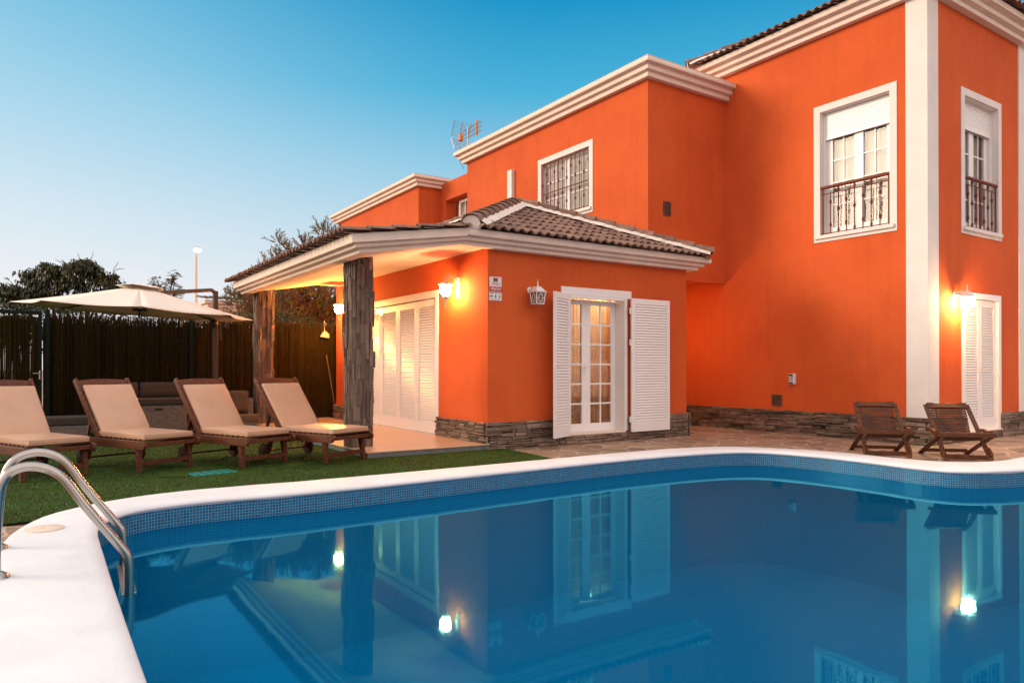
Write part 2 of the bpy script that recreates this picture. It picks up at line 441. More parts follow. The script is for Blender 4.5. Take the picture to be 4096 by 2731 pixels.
def mat_glass(name, tint, refl=1.45, tr=0.9):
    m, nt = newmat(name); L = nt.links.new
    out = N(nt, 'ShaderNodeOutputMaterial')
    fr = N(nt, 'ShaderNodeFresnel', IOR=refl)
    t = N(nt, 'ShaderNodeBsdfTransparent'); t.inputs['Color'].default_value = (*[tr * c for c in tint], 1)
    g = N(nt, 'ShaderNodeBsdfGlossy', Roughness=0.02); g.inputs['Color'].default_value = (0.9, 0.9, 0.9, 1)
    mx = N(nt, 'ShaderNodeMixShader'); L(fr.outputs[0], mx.inputs[0]); L(t.outputs[0], mx.inputs[1]); L(g.outputs[0], mx.inputs[2])
    L(mx.outputs[0], out.inputs[0])
    return m
M['glass'] = mat_glass('window_glass', (1, 1, 1), 1.45)
M['net_curtain'] = pm('white_net_curtain', (0.84, 0.79, 0.74), 0.9, var=0.03)
M['blind'] = pm('beige_blind', (0.58, 0.51, 0.455), 0.9, var=0.03)

def mat_curtain():
    m, nt = newmat('linen_curtain'); L = nt.links.new
    out = N(nt, 'ShaderNodeOutputMaterial')
    tc = N(nt, 'ShaderNodeTexCoord')
    mp = N(nt, 'ShaderNodeMapping'); mp.inputs['Scale'].default_value = (3, 3, 60); L(tc.outputs['Object'], mp.inputs[0])
    nz = N(nt, 'ShaderNodeTexNoise', Scale=3.0, Detail=5.0); L(mp.outputs[0], nz.inputs['Vector'])
    rp = N(nt, 'ShaderNodeValToRGB'); rp.color_ramp.elements[0].color = (0.42, 0.30, 0.18, 1); rp.color_ramp.elements[1].color = (0.75, 0.60, 0.42, 1)
    rp.color_ramp.elements[0].position = 0.3; rp.color_ramp.elements[1].position = 0.65
    L(nz.outputs['Fac'], rp.inputs[0])
    d = N(nt, 'ShaderNodeBsdfDiffuse'); t = N(nt, 'ShaderNodeBsdfTranslucent')
    L(rp.outputs[0], d.inputs[0]); L(rp.outputs[0], t.inputs[0])
    mx = N(nt, 'ShaderNodeMixShader'); mx.inputs[0].default_value = 0.6
    L(d.outputs[0], mx.inputs[1]); L(t.outputs[0], mx.inputs[2])
    tp = N(nt, 'ShaderNodeBsdfTransparent'); sh = N(nt, 'ShaderNodeMixShader'); sh.inputs[0].default_value = 0.38
    L(mx.outputs[0], sh.inputs[1]); L(tp.outputs[0], sh.inputs[2]); L(sh.outputs[0], out.inputs[0])
    return m
M['curtain'] = mat_curtain()

# ------------------------------------------------------------------ camera
YAW, PITCH, FPX, CY = 0.9804247, 0.00515132, 2867.774, 1455.27
CAMP = V((0, 0, 1.15))
Fv = V((math.cos(YAW), math.sin(YAW), 0)); Rv = V((math.sin(YAW), -math.cos(YAW), 0)); Uv = V((0, 0, 1))
F2 = Fv * math.cos(PITCH) + Uv * math.sin(PITCH); U2 = -Fv * math.sin(PITCH) + Uv * math.cos(PITCH)
cam = bpy.data.cameras.new('camera'); co = bpy.data.objects.new('camera', cam); COL.objects.link(co)
mw = Matrix.Identity(4)
for i, c in enumerate((Rv, U2, -F2)):
    for j in range(3): mw[j][i] = c[j]
mw.translation = CAMP
co.matrix_world = mw
cam.sensor_width = 36; cam.lens = FPX / 4096 * 36; cam.shift_y = (CY - 1365.5) / 4096
cam.clip_start = 0.05; cam.clip_end = 2000
SC.camera = co

# ------------------------------------------------------------------ sky, sun
SUN_DIR = V((-0.86, 0.50, 0.36)).normalized()   # towards the sun
w = bpy.data.worlds.new('World'); SC.world = w; w.use_nodes = True
nt = w.node_tree; L = nt.links.new
for n in list(nt.nodes): nt.nodes.remove(n)
out = N(nt, 'ShaderNodeOutputWorld'); bg = N(nt, 'ShaderNodeBackground', Strength=0.1)
sky = N(nt, 'ShaderNodeTexSky', _sky_type='NISHITA', _sun_disc=False)
sky.sun_elevation = math.asin(SUN_DIR.z); sky.sun_rotation = math.atan2(SUN_DIR.x, SUN_DIR.y)
tc = N(nt, 'ShaderNodeTexCoord'); sx = N(nt, 'ShaderNodeSeparateXYZ'); L(tc.outputs['Generated'], sx.inputs[0])
def ramp(stops, src):
    r = N(nt, 'ShaderNodeValToRGB'); L(src, r.inputs[0]); c = r.color_ramp
    while len(c.elements) < len(stops): c.elements.new(0.5)
    for e, (p, col) in zip(c.elements, stops): e.position = p; e.color = (*col, 1)
    return r.outputs[0]
# western sky (in view): pink-white horizon, saturated blue above; pale high haze overhead
west = ramp([(0.00, (0.47, 0.41, 0.39)), (0.07, (0.41, 0.425, 0.44)), (0.16, (0.29, 0.37, 0.42)), (0.26, (0.155, 0.305, 0.40)),
             (0.36, (0.030, 0.225, 0.355)), (0.46, (0.000, 0.150, 0.295)), (0.60, (0.16, 0.26, 0.34)), (0.72, (0.55, 0.53, 0.52)), (1.0, (0.70, 0.63, 0.60))], sx.outputs[2])
# eastern sky (behind the photographer): the bright pink twilight arch
east = ramp([(0.00, (0.45, 0.34, 0.29)), (0.12, (0.78, 0.60, 0.535)), (0.35, (0.82, 0.675, 0.615)), (0.7, (0.72, 0.65, 0.62)), (1.0, (0.70, 0.63, 0.60))], sx.outputs[2])
west2 = ramp([(0.00, (0.52, 0.41, 0.39)), (0.07, (0.46, 0.44, 0.455)), (0.18, (0.36, 0.415, 0.45)), (0.30, (0.22, 0.355, 0.43)), (0.45, (0.085, 0.27, 0.385)), (0.60, (0.2, 0.3, 0.37)), (0.72, (0.55, 0.53, 0.52)), (1.0, (0.70, 0.63, 0.60))], sx.outputs[2])
dl_ = N(nt, 'ShaderNodeVectorMath', _operation='DOT_PRODUCT'); L(tc.outputs['Generated'], dl_.inputs[0]); dl_.inputs[1].default_value = (-0.83, 0.557, 0)
ml_ = N(nt, 'ShaderNodeMapRange', _interpolation_type='SMOOTHSTEP'); L(dl_.outputs['Value'], ml_.inputs['Value'])
ml_.inputs['From Min'].default_value = -0.05; ml_.inputs['From Max'].default_value = 0.75
mxw = N(nt, 'ShaderNodeMix', _data_type='RGBA'); L(ml_.outputs[0], mxw.inputs['Factor']); L(west, mxw.inputs['A']); L(west2, mxw.inputs['B'])
west = mxw.outputs['Result']
dt_ = N(nt, 'ShaderNodeVectorMath', _operation='DOT_PRODUCT'); L(tc.outputs['Generated'], dt_.inputs[0]); dt_.inputs[1].default_value = (0.35, 0.94, 0)
mr_ = N(nt, 'ShaderNodeMapRange', _interpolation_type='SMOOTHSTEP'); L(dt_.outputs['Value'], mr_.inputs['Value'])
mr_.inputs['From Min'].default_value = 0.25; mr_.inputs['From Max'].default_value = -0.35
mxe = N(nt, 'ShaderNodeMix', _data_type='RGBA'); L(mr_.outputs[0], mxe.inputs['Factor']); L(west, mxe.inputs['A']); L(east, mxe.inputs['B'])
sc_ = N(nt, 'ShaderNodeMix', _data_type='RGBA', _blend_type='MULTIPLY'); sc_.inputs['Factor'].default_value = 1
L(mxe.outputs['Result'], sc_.inputs['A']); sc_.inputs['B'].default_value = (10, 10, 10, 1)
sc_.clamp_result = False
mxs = N(nt, 'ShaderNodeMix', _data_type='RGBA'); mxs.inputs['Factor'].default_value = 0.95
L(sky.outputs[0], mxs.inputs['A']); L(sc_.outputs['Result'], mxs.inputs['B'])
L(mxs.outputs['Result'], bg.inputs['Color']); L(bg.outputs[0], out.inputs[0])

sl = bpy.data.lights.new('sun', 'SUN'); sl.energy = 1.5; sl.angle = R(24); sl.color = (1.0, 0.80, 0.58)
so = bpy.data.objects.new('sun', sl); COL.objects.link(so)
so.rotation_euler = SUN_DIR.to_track_quat('Z', 'Y').to_euler()

SC.view_settings.view_transform = 'Standard'; SC.view_settings.look = 'None'
SC.view_settings.exposure = 1.0; SC.view_settings.gamma = 1
SC.cycles.use_denoising = True
SC.cycles.max_bounces = 8; SC.cycles.diffuse_bounces = 4; SC.cycles.transparent_max_bounces = 24
SC.cycles.sample_clamp_indirect = 6.0
SC.cycles.caustics_reflective = False; SC.cycles.caustics_refractive = False

# ------------------------------------------------------------------ pool
WATER = -0.156
OUT = [(-0.18, -3.0), (-0.18, 0.5), (-0.17, 3.0), (-0.165, 4.6), (-0.157, 5.511), (-0.117, 5.831), (-0.083, 5.975), (0.021, 6.324), (0.17, 6.56), (0.342, 6.72), (0.51, 6.83), (0.717, 6.93), (0.981, 7.0), (1.261, 7.03),
       (1.545, 7.03), (1.943, 6.99), (2.3, 6.975), (2.901, 6.96), (3.724, 6.965), (4.653, 6.975), (5.265, 6.985), (5.8, 7.0), (6.3, 7.0), (6.906, 6.975),
       (7.5, 6.93), (7.924, 6.82), (8.22, 6.63), (8.46, 6.32), (8.66, 5.89), (8.79, 5.466), (8.83, 5.082), (8.825, 4.72), (8.85, 4.475), (8.9, 4.3), (8.99, 4.15), (9.15, 4.02),
       (9.35, 3.93), (9.6, 3.875), (9.863, 3.86), (10.276, 3.88), (11.2, 3.8), (12.2, 3.3), (12.8, 2.3), (12.9, 0.5), (12.6, -1.5), (11.5, -2.9), (9.5, -3.5), (4, -3.6)]
INN = [(0.33, -2.4), (0.33, 0.5), (0.331, 2.839), (0.333, 3.424), (0.338, 4.2), (0.347, 4.9), (0.354, 5.4), (0.362, 5.67), (0.386, 5.86), (0.435, 6.04), (0.52, 6.2), (0.64, 6.335), (0.80, 6.42), (1.035, 6.475), (1.293, 6.485),
       (1.557, 6.465), (1.786, 6.44), (2.1, 6.435), (2.685, 6.44), (3.459, 6.47), (4.339, 6.505), (5.271, 6.54), (5.9, 6.555), (6.489, 6.54), (7.069, 6.495), (7.6, 6.40),
       (7.98, 6.24), (8.2, 5.97), (8.315, 5.55), (8.36, 5.1), (8.345, 4.65), (8.30, 4.2), (8.35, 3.88), (8.51, 3.69), (8.74, 3.56), (8.95, 3.48), (9.2, 3.42), (9.8, 3.36), (10.7, 3.35), (11.7, 2.95),
       (12.3, 2.1), (12.4, 0.5), (12.1, -1.3), (11.2, -2.5), (9.4, -3.0), (4, -3.1)]

def catmull(P, k=5):
    n = len(P); o = []
    for i in range(n):
        a, b, c, d = (V((*P[(i + j - 1) % n], 0)) for j in range(4))
        for t in range(k):
            t /= k
            o.append(0.5 * ((2 * b) + (c - a) * t + (2 * a - 5 * b + 4 * c - d) * t * t + (3 * b - a - 3 * c + d) * t ** 3))
    return o

def resample(P, n):
    P = P + [P[0]]
    d = [0]
    for a, b in zip(P, P[1:]): d.append(d[-1] + (b - a).length)
    o = []; j = 0
    for i in range(n):
        t = d[-1] * i / n
        while d[j + 1] < t: j += 1
        o.append(P[j].lerp(P[j + 1], (t - d[j]) / max(1e-9, d[j + 1] - d[j])))
    return o

inn = resample(catmull(INN), 420)
out_c = catmull(OUT)
nI = len(inn)
def inward(i):
    t = (inn[(i + 1) % nI] - inn[i - 1]).normalized()
    return V((t.y, -t.x, 0))          # pool runs clockwise, so the inside is to the right
area = sum(inn[i].x * inn[(i + 1) % nI].y - inn[(i + 1) % nI].x * inn[i].y for i in range(nI))
SGN = 1 if area < 0 else -1
# outer loop resampled so that each inner point has its partner
outer = []
for i, p in enumerate(inn):
    nrm = inward(i) * -SGN
    best = None
    for a, b in zip(out_c, out_c[1:] + out_c[:1]):     # intersect the outward ray with the outline
        e = b - a; den = nrm.x * e.y - nrm.y * e.x
        if abs(den) < 1e-9: continue
        q = a - p
        t = (q.x * e.y - q.y * e.x) / den; s = (q.x * nrm.y - q.y * nrm.x) / den
        if 0 <= s <= 1 and 0.2 < t < 1.0 and (best is None or t < best): best = t
    outer.append(p + nrm * (best if best else 0.5))
for _ in range(3):
    outer = [(outer[i - 1] + outer[i] * 2 + outer[(i + 1) % nI]) / 4 for i in range(nI)]

mb = MB()
prof = [(1.0, 0.0, -0.05), (1.0, 0.0, 0.028), (0.985, 0, 0.040), (0.95, 0, 0.045), (0.12, 0, 0.046), (0.06, 0, 0.043), (0.01, 0.0, 0.036), (0.0, 0.012, 0.026), (0.0, 0.018, 0.014), (0, 0.012, 0.002), (0, 0.0, -0.006)]
rows = []
for t, inn_off, z in prof:
    row = []
    for i in range(nI):
        p = inn[i].lerp(outer[i], t) + inward(i) * SGN * inn_off
        row.append(V((p.x, p.y, z + 0.003 * noise.noise(V((p.x * 3, p.y * 3, t * 2))))))
    rows.append(row)
vs = [p for r in rows for p in r]; fs = []
for r in range(len(prof) - 1):
    for i in range(nI):
        j = (i + 1) % nI
        fs.append((r * nI + i, (r + 1) * nI + i, (r + 1) * nI + j, r * nI + j))
mb.add(vs, fs)
tag(fix_normals(mb.build('pool_edge', M['concrete'], smooth=60)), kind='structure')

# basin: mosaic wall and floor
mb = MB(); uv = []
arc = [0.0]
for i in range(nI): arc.append(arc[-1] + (inn[(i + 1) % nI] - inn[i]).length)
zs = [-0.006, -0.156, -0.6, -1.45]
vs = []; fs = []
for z in zs:
    for i in range(nI + 1):
        p = inn[i % nI]; vs.append(V((p.x, p.y, z))); uv.append((arc[i], z + 0.006))
for r in range(len(zs) - 1):
    for i in range(nI):
        a = r * (nI + 1) + i
        fs.append((a, a + 1, a + nI + 2, a + nI + 1))
mb.add(vs, fs)
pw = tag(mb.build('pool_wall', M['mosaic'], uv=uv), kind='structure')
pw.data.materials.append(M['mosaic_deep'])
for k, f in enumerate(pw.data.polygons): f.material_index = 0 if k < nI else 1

def fill(loops, z, name, mat):
    bm = bmesh.new(); edges = []
    for lp in loops:
        vv = [bm.verts.new((p[0], p[1], z)) for p in lp]
        edges += [bm.edges.new((vv[i], vv[(i + 1) % len(vv)])) for i in range(len(vv))]
    bmesh.ops.triangle_fill(bm, use_beauty=True, use_dissolve=False, edges=edges)
    for f in bm.faces:
        if f.normal.z < 0: f.normal_flip()
    me = bpy.data.meshes.new(name); bm.to_mesh(me); bm.free(); me.materials.append(mat)
    o = bpy.data.objects.new(name, me); COL.objects.link(o); return o
tag(fill([inn], -1.45, 'pool_floor', M['mosaic_floor']), kind='structure')
tag(fill([inn], WATER, 'pool_water', M['water']), kind='structure')
mid = [inn[i].lerp(outer[i], 0.6) for i in range(nI)]
tag(fill([mid, [(-400, -400), (400, -400), (400, 400), (-400, 400)]], 0.0, 'terrace_paving', M['terrace']), kind='structure')

# artificial turf, following the coping
turf_edge = [(p.x, p.y) for p in outer]
k0 = min(range(nI), key=lambda i: (outer[i] - V((-0.1, 6.0, 0))).length)
k1 = min(range(nI), key=lambda i: (outer[i] - V((5.41, 7.0, 0))).length)
seq = []
i = k0
while i != k1:
    q = inn[i].lerp(outer[i], 0.9); seq.append((q.x, q.y)); i = (i + (1 if SGN == 1 else 1)) % nI
    if len(seq) > nI: break
if not any(abs(p[0] - 2.5) < 0.3 and p[1] > 5 for p in seq):
    seq = []; i = k0
    while i != k1:
        q = inn[i].lerp(outer[i], 0.9); seq.append((q.x, q.y)); i = (i - 1) % nI
seq = [p for p in seq if p[1] > 6.3]
turf_poly = seq + [(5.41, 7.22), (5.47, 7.8), (5.50, 8.45), (5.2, 8.6), (5.2, 14.95), (-9, 14.95), (-9, 6.36), (-0.3, 6.36)]
tag(fill([turf_poly], 0.018, 'lawn', M['turf']), kind='structure')

# short pile standing on the turf, thinner with distance
def in_poly(x, y, P):
    c = False; n = len(P)
    for i in range(n):
        x1, y1 = P[i]; x2, y2 = P[(i + 1) % n]
        if (y1 > y) != (y2 > y) and x < (x2 - x1) * (y - y1) / (y2 - y1) + x1: c = not c
    return c
mb = MB(); cnt = 0
while cnt < 42000:
    x = random.uniform(-2.2, 5.5); y = 6.36 + (random.random() ** 1.7) * 6.0
    if not in_poly(x, y, turf_poly) or (x > 3.42 and y > 8.4) or (1.36 < x < 1.88 and 7.98 < y < 8.45): continue
    a = random.uniform(0, 2 * PI); h = random.uniform(0.010, 0.022); b = random.uniform(0, 2 * PI)
    dx, dy = math.cos(a) * 0.004, math.sin(a) * 0.004
    mb.tri((x - dx, y - dy, 0.017), (x + dx, y + dy, 0.017), (x + math.cos(b) * 0.012, y + math.sin(b) * 0.012, 0.018 + h)); cnt += 1
M['blade'] = mat_leaf('turf_blade', (0.022, 0.042, 0.004), (0.045, 0.110, 0.010), 0.3)
tag(mb.build('grass_pile', M['blade']), 'short green pile of the artificial turf', kind='stuff')

# ------------------------------------------------------------------ villa
villa = thing('villa', 'orange two-storey villa with cream cornices, tiled porch and white louvred shutters', 'house', (7.0, 11.5, 0))

def wall_sheet(mb, axis, c, a0, a1, z0, z1, holes=(), depth=0.2, into=1, reveal=None):
    """Sheet at axis=const with rectangular holes; reveals run `depth` into the house and go into `reveal`."""
    A = sorted({a0, a1, *[h[0] for h in holes], *[h[1] for h in holes]})
    Z = sorted({z0, z1, *[h[2] for h in holes], *[h[3] for h in holes]})
    P = (lambda a, z, d=0: V((c + into * d, a, z))) if axis == 'x' else (lambda a, z, d=0: V((a, c + into * d, z)))
    for i in range(len(A) - 1):
        for j in range(len(Z) - 1):
            am, zm = (A[i] + A[i + 1]) / 2, (Z[j] + Z[j + 1]) / 2
            if any(h[0] < am < h[1] and h[2] < zm < h[3] for h in holes): continue
            mb.quad(P(A[i], Z[j]), P(A[i + 1], Z[j]), P(A[i + 1], Z[j + 1]), P(A[i], Z[j + 1]))
    for h in holes:
        rv = MB() if reveal is not None else mb
        for (p, q) in (((h[0], h[2]), (h[0], h[3])), ((h[1], h[2]), (h[1], h[3])), ((h[0], h[2]), (h[1], h[2])), ((h[0], h[3]), (h[1], h[3]))):
            rv.quad(P(*p), P(*q), P(*q, depth), P(*p, depth))
        if reveal is not None: rv.build('wall_reveal', M['white_wall'], villa)

AX, AY, AX2 = 5.287, 8.497, 9.271      # annex
WX, WY, WX2 = 11.02, 5.393, 14.45      # wing
MX, MY, MYE = 8.981, 9.113, 15.401     # upper block
FY, FYE = 18.101, 24.4                 # far block
RX = 9.67

ro = MB(); rw = MB()
mb = MB()
wall_sheet(mb, 'y', AY, AX, AX2, 0, 2.9, [(6.62, 7.84, 0.135, 2.245)], 0.30, 1, rw)
wall_sheet(mb, 'x', AX, AY, 14.484, 0, 2.85, [(10.02, 13.02, 0.09, 2.27)], 0.07, 1, rw)
mb.quad((AX, 14.484, 0), (AX2, 14.484, 0), (AX2, 14.484, 2.85), (AX, 14.484, 2.85))
mb.quad((AX2, AY, 0), (AX2, 12.2, 0), (AX2, 12.2, 2.9), (AX2, AY, 2.9))
mb.build('wall', M['orange'], villa)['label'] = 'orange stucco walls of the single-storey annex'
mb = MB()
wall_sheet(mb, 'y', MY, MX, WX, 2.745, 6.26)
wall_sheet(mb, 'x', MX, MY, MYE, 2.6, 6.26, [(10.70, 12.256, 4.262, 5.449)], 0.16, 1, rw)
mb.quad((MX, MYE, 2.6), (RX + .4, MYE, 2.6), (RX + .4, MYE, 6.26), (MX, MYE, 6.26))
mb.quad((MX, MY, 2.745), (MX + .12, MY + .12, 2.745), (WX, MY + .12, 2.745), (WX, MY, 2.745))
mb.quad((MX, MY + .12, 2.80), (WX, MY + .12, 2.80), (WX, 12.2, 2.80), (MX, 12.2, 2.80))
mb.quad((MX, MY + .12, 2.745), (WX, MY + .12, 2.745), (WX, MY + .12, 2.80), (MX, MY + .12, 2.80))
mb.quad((AX2, 12.2, 0), (WX, 12.2, 0), (WX, 12.2, 2.8), (AX2, 12.2, 2.8))
wall_sheet(mb, 'x', RX, MYE, FY, 2.6, 6.35, [(15.42, 17.80, 2.7, 5.84)], 0.35)
mb.quad((RX, MYE, 6.35), (RX + .25, MYE, 6.35), (RX + .25, FY, 6.35), (RX, FY, 6.35))
mb.quad((MX, MY, 6.27), (WX, MY, 6.27), (WX, MYE, 6.27), (MX, MYE, 6.27))
mb.build('wall', M['orange'], villa)['label'] = 'orange stucco walls of the upper storey'
mb = MB()
wall_sheet(mb, 'x', MX, FY, FYE, 0, 6.26, [(21.28, 22.9, 4.262, 5.449)], 0.16, 1, rw)
mb.quad((MX, FY, 2.6), (RX + .3, FY, 2.6), (RX + .3, FY, 6.26), (MX, FY, 6.26))
mb.quad((MX, FYE, 0), (14, FYE, 0), (14, FYE, 6.26), (MX, FYE, 6.26))
mb.quad((MX, FY, 6.27), (14, FY, 6.27), (14, FYE, 6.27), (MX, FYE, 6.27))
mb.build('wall', M['orange'], villa)['label'] = 'orange stucco walls of the far block'
mb = MB()
wall_sheet(mb, 'x', WX, WY, 12.2, 0, 6.28, [(5.945, 7.12, 3.36, 5.425)], 0.20, 1, rw)
wall_sheet(mb, 'x', WX, WY, 9.35, 6.28, 6.74)
wall_sheet(mb, 'y', WY, WX, WX2, 0, 6.74, [(12.17, 13.33, 3.36, 5.425), (12.16, 13.31, 0.14, 2.25)], 0.20, 1, rw)
mb.quad((WX, 9.35, 6.2), (WX2, 9.35, 6.2), (WX2, 9.35, 6.74), (WX, 9.35, 6.74))
mb.quad((WX2, WY, 0), (WX2, 15.4, 0), (WX2, 15.4, 6.74), (WX2, WY, 6.74))
mb.build('wall', M['orange'], villa)['label'] = 'orange stucco walls of the tall wing'
# window and door backs (rooms behind), annex room
mb = MB()
mb.box(AX + .09, AX2 - .02, 10.6, 10.62, 0, 2.8)
mb.quad((AX + .02, AY + .02, 0.12), (AX2 - .02, AY + .02, 0.12), (AX2 - .02, 10.6, 0.12), (AX + .02, 10.6, 0.12))
mb.quad((AX + .02, AY + .02, 2.79), (AX2 - .02, AY + .02, 2.79), (AX2 - .02, 10.6, 2.79), (AX + .02, 10.6, 2.79))
mb.build('room', M['white_wall'], villa)

# cornices: a stepped profile swept along a path
def cornice(mb, path, prof, side=1, close_ends=True):
    n = len(path); P = [V(p) for p in path]
    rows = []
    for i in range(n):
        d0 = (P[i] - P[i - 1]) if i > 0 else (P[1] - P[0])
        d1 = (P[i + 1] - P[i]) if i < n - 1 else d0
        d0 = V((d0.x, d0.y, 0)).normalized(); d1 = V((d1.x, d1.y, 0)).normalized()
        n0 = V((d0.y, -d0.x, 0)) * side; n1 = V((d1.y, -d1.x, 0)) * side
        m = (n0 + n1).normalized(); k = 1 / max(0.3, m.dot(n0))
        rows.append([P[i] + m * (k * o) + V((0, 0, u)) for o, u in prof])
    q = len(prof)
    vs = [p for r in rows for p in r]
    fs = []
    for i in range(n - 1):
        for j in range(q - 1):
            fs.append((i * q + j, (i + 1) * q + j, (i + 1) * q + j + 1, i * q + j + 1))
    if close_ends:
        fs.append(tuple(range(q))); fs.append(tuple((n - 1) * q + j for j in range(q - 1, -1, -1)))
    mb.add(vs, fs)

def bull(o, u0, u1, k=4):   # small rounded nose
    r = (u1 - u0) / 2
    return [(o - 0.010 + 0.010 * math.sin(PI * t / k), u0 + (u1 - u0) * t / k) for t in range(k + 1)]
P3 = [(0, 0)] + bull(0.12, 0.0, 0.06) + bull(0.20, 0.068, 0.128) + bull(0.295, 0.136, 0.185) + [(0.295, 0.20), (0, 0.20)]
PA = [(0, 0)] + bull(0.14, 0.0, 0.045) + bull(0.215, 0.052, 0.095) + bull(0.297, 0.102, 0.17) + [(0.297, 0.18), (0, 0.18)]
PP = [(0, 0), (0, 0.0)] + bull(0.16, 0.0, 0.046) + bull(0.235, 0.051, 0.093) + [(0.297, 0.097), (0.297, 0.20), (0.0, 0.20)]
mb = MB()
# porch eave, rake, annex eave (one run; the rake climbs from the low porch eave to the annex eave)
zb = 2.555
cornice(mb, [(3.487, 14.30, zb), (3.487, AY, zb), (4.79, AY, 2.80)], PP, side=1)
cornice(mb, [(4.79, AY, 2.80), (AX2, AY, 2.80), (AX2, MY, 2.80)], [(a, b * (0.2 / 0.18)) for a, b in PA], side=1)
mb.build('cornice', M['cream'], villa, smooth=40)['label'] = 'stepped cream cornice round porch and annex'
mb = MB()
cornice(mb, [(RX, MYE, 6.22), (MX, MYE, 6.22), (MX, MY, 6.22), (WX - .0, MY, 6.22)], [(a * .88, b * 1.4) for a, b in P3], side=1)
mb.build('cornice', M['cream'], villa, smooth=40)['label'] = 'stepped cream parapet cornice of the upper storey'
mb = MB()
cornice(mb, [(13.9, FYE, 6.22), (MX, FYE, 6.22), (MX, FY, 6.22), (RX + .2, FY, 6.22)], [(a * .88, b * 1.4) for a, b in P3], side=1)
mb.build('cornice', M['cream'], villa, smooth=40)['label'] = 'stepped cream parapet cornice of the far block'
mb = MB()
cornice(mb, [(WX2, 9.35, 6.70), (WX, 9.35, 6.70), (WX, WY, 6.70), (WX2, WY, 6.70), (WX2, 9, 6.70)], [(a * 1.0, b * 1.35) for a, b in P3], side=1)
mb.build('cornice', M['cream'], villa, smooth=40)['label'] = 'stepped cream cornice of the tall wing'

# porch ceiling (sloping, then level), beams inside the fascia
mb = MB()
mb.quad((3.44, 8.46, 2.575), (4.80, 8.46, 2.822), (4.80, 14.29, 2.822), (3.44, 14.29, 2.575))
mb.quad((4.80, 8.46, 2.822), (AX, 8.46, 2.822), (AX, 14.29, 2.822), (4.80, 14.29, 2.822))
mb.build('porch_ceiling', M['cream'], villa)
mb = MB()
mb.box(3.5, AX, 14.18, 14.30, 2.826, 2.90)
mb.prism([(3.49, 14.18, 2.60), (4.8, 14.18, 2.83), (4.8, 14.18, 2.95), (3.49, 14.18, 2.78)], (0, .12, 0))
mb.build('fascia', M['cream'], villa)

# roofs ------------------------------------------------------------
def tile_field(mb, O, U, Vv, keep, Lu, Lv, pitch=0.15, course=0.34, amp=0.042, start=0.0):
    O, U, Vv = V(O), V(U), V(Vv)
    Nn = U.cross(Vv).normalized()
    if Nn.z < 0: Nn = -Nn
    ncol = int(Lu / pitch); nrow = int(math.ceil(Lv / course))
    K = 7
    prof = []
    for k in range(K + 1):
        t = k / K
        prof.append((t * pitch, amp * max(0.0, math.sin(PI * min(1, t / 0.74))) ** 0.8 if t < 0.74 else -0.004))
    for j in range(nrow):
        for i in range(ncol):
            u0 = i * pitch; v0 = j * course
            if not keep(u0 + pitch / 2, v0 + course * 0.45): continue
            dz = random.uniform(-0.004, 0.004); dv = random.uniform(-0.010, 0.010)
            lo = v0 - 0.05 + dv; hi = min(v0 + course, Lv)
            vs = []
            for (v, nn) in ((lo, 0.034 + dz), (hi, 0.004 + dz)):
                for (u, h) in prof: vs.append(O + U * (u0 + u) + Vv * v + Nn * (h + nn))
            for (u, h) in prof: vs.append(O + U * (u0 + u) + Vv * lo + Nn * (h + 0.034 + dz - 0.015))
            for (u, h) in prof: vs.append(O + U * (u0 + u) + Vv * (lo + 0.12) + Nn * (h + 0.030 + dz - 0.015))
            n = K + 1; fs = []
            for k in range(K):
                fs.append((k, k + 1, n + k + 1, n + k))
                fs.append((2 * n + k, 2 * n + k + 1, k + 1, k))
                fs.append((3 * n + k, 3 * n + k + 1, 2 * n + k + 1, 2 * n + k))
            mb.add(vs, fs)

def cap_row(mb, mm, a, b, r=0.115, seglen=0.36, lift=0.02):
    a, b = V(a), V(b); d = b - a; Ln = d.length; d.normalize()
    n = max(1, int(round(Ln / seglen))); s = Ln / n
    side = d.cross(V((0, 0, 1))).normalized(); up = side.cross(d).normalized()
    K = 8
    for i in range(n):
        p0 = a + d * (i * s - 0.05); p1 = a + d * ((i + 1) * s)
        vs = []
        for (p, rr, l) in ((p0, r * 1.08, lift + 0.018), (p1, r * 0.92, lift)):
            for k in range(K + 1):
                t = PI * k / K
                vs.append(p + side * (-math.cos(t) * rr) + up * (math.sin(t) * rr * 0.78 + l))
        for k in range(K + 1):
            t = PI * k / K
            vs.append(p0 + side * (-math.cos(t) * (r * 1.08 - .016)) + up * (math.sin(t) * (r * 1.08 - .016) * 0.78 + lift + 0.014))
        q = K + 1; fs = []
        for k in range(K):
            fs.append((k, k + 1, q + k + 1, q + k)); fs.append((2 * q + k, 2 * q + k + 1, k + 1, k))
        mb.add(vs, fs)
    # white mortar bed under the caps, with a ragged edge
    m = int(Ln / 0.035)
    for sgn in (-1, 1):
        for i in range(m):
            q0 = a + d * (Ln * i / m); q1 = a + d * (Ln * (i + 1) / m)
            w0 = r * (1.72 + 0.35 * noise.noise(q0 * 11)); w1 = r * (1.72 + 0.35 * noise.noise(q1 * 11))
            mm.quad(q0 + side * sgn * r * 0.5 + up * (lift + 0.06), q1 + side * sgn * r * 0.5 + up * (lift + 0.06), q1 + side * sgn * w1 + up * -0.004, q0 + side * sgn * w0 + up * -0.004)
    # closed low end
    poly = [a - d * 0.03 + side * (-math.cos(PI * k / K) * r * 0.98) + up * (math.sin(PI * k / K) * r * 0.72 + lift) for k in range(K + 1)]
    poly += [a - d * 0.03 + side * r * 1.0 - up * 0.05, a - d * 0.03 - side * r * 1.0 - up * 0.05]
    mm.add(poly, [tuple(range(len(poly)))])

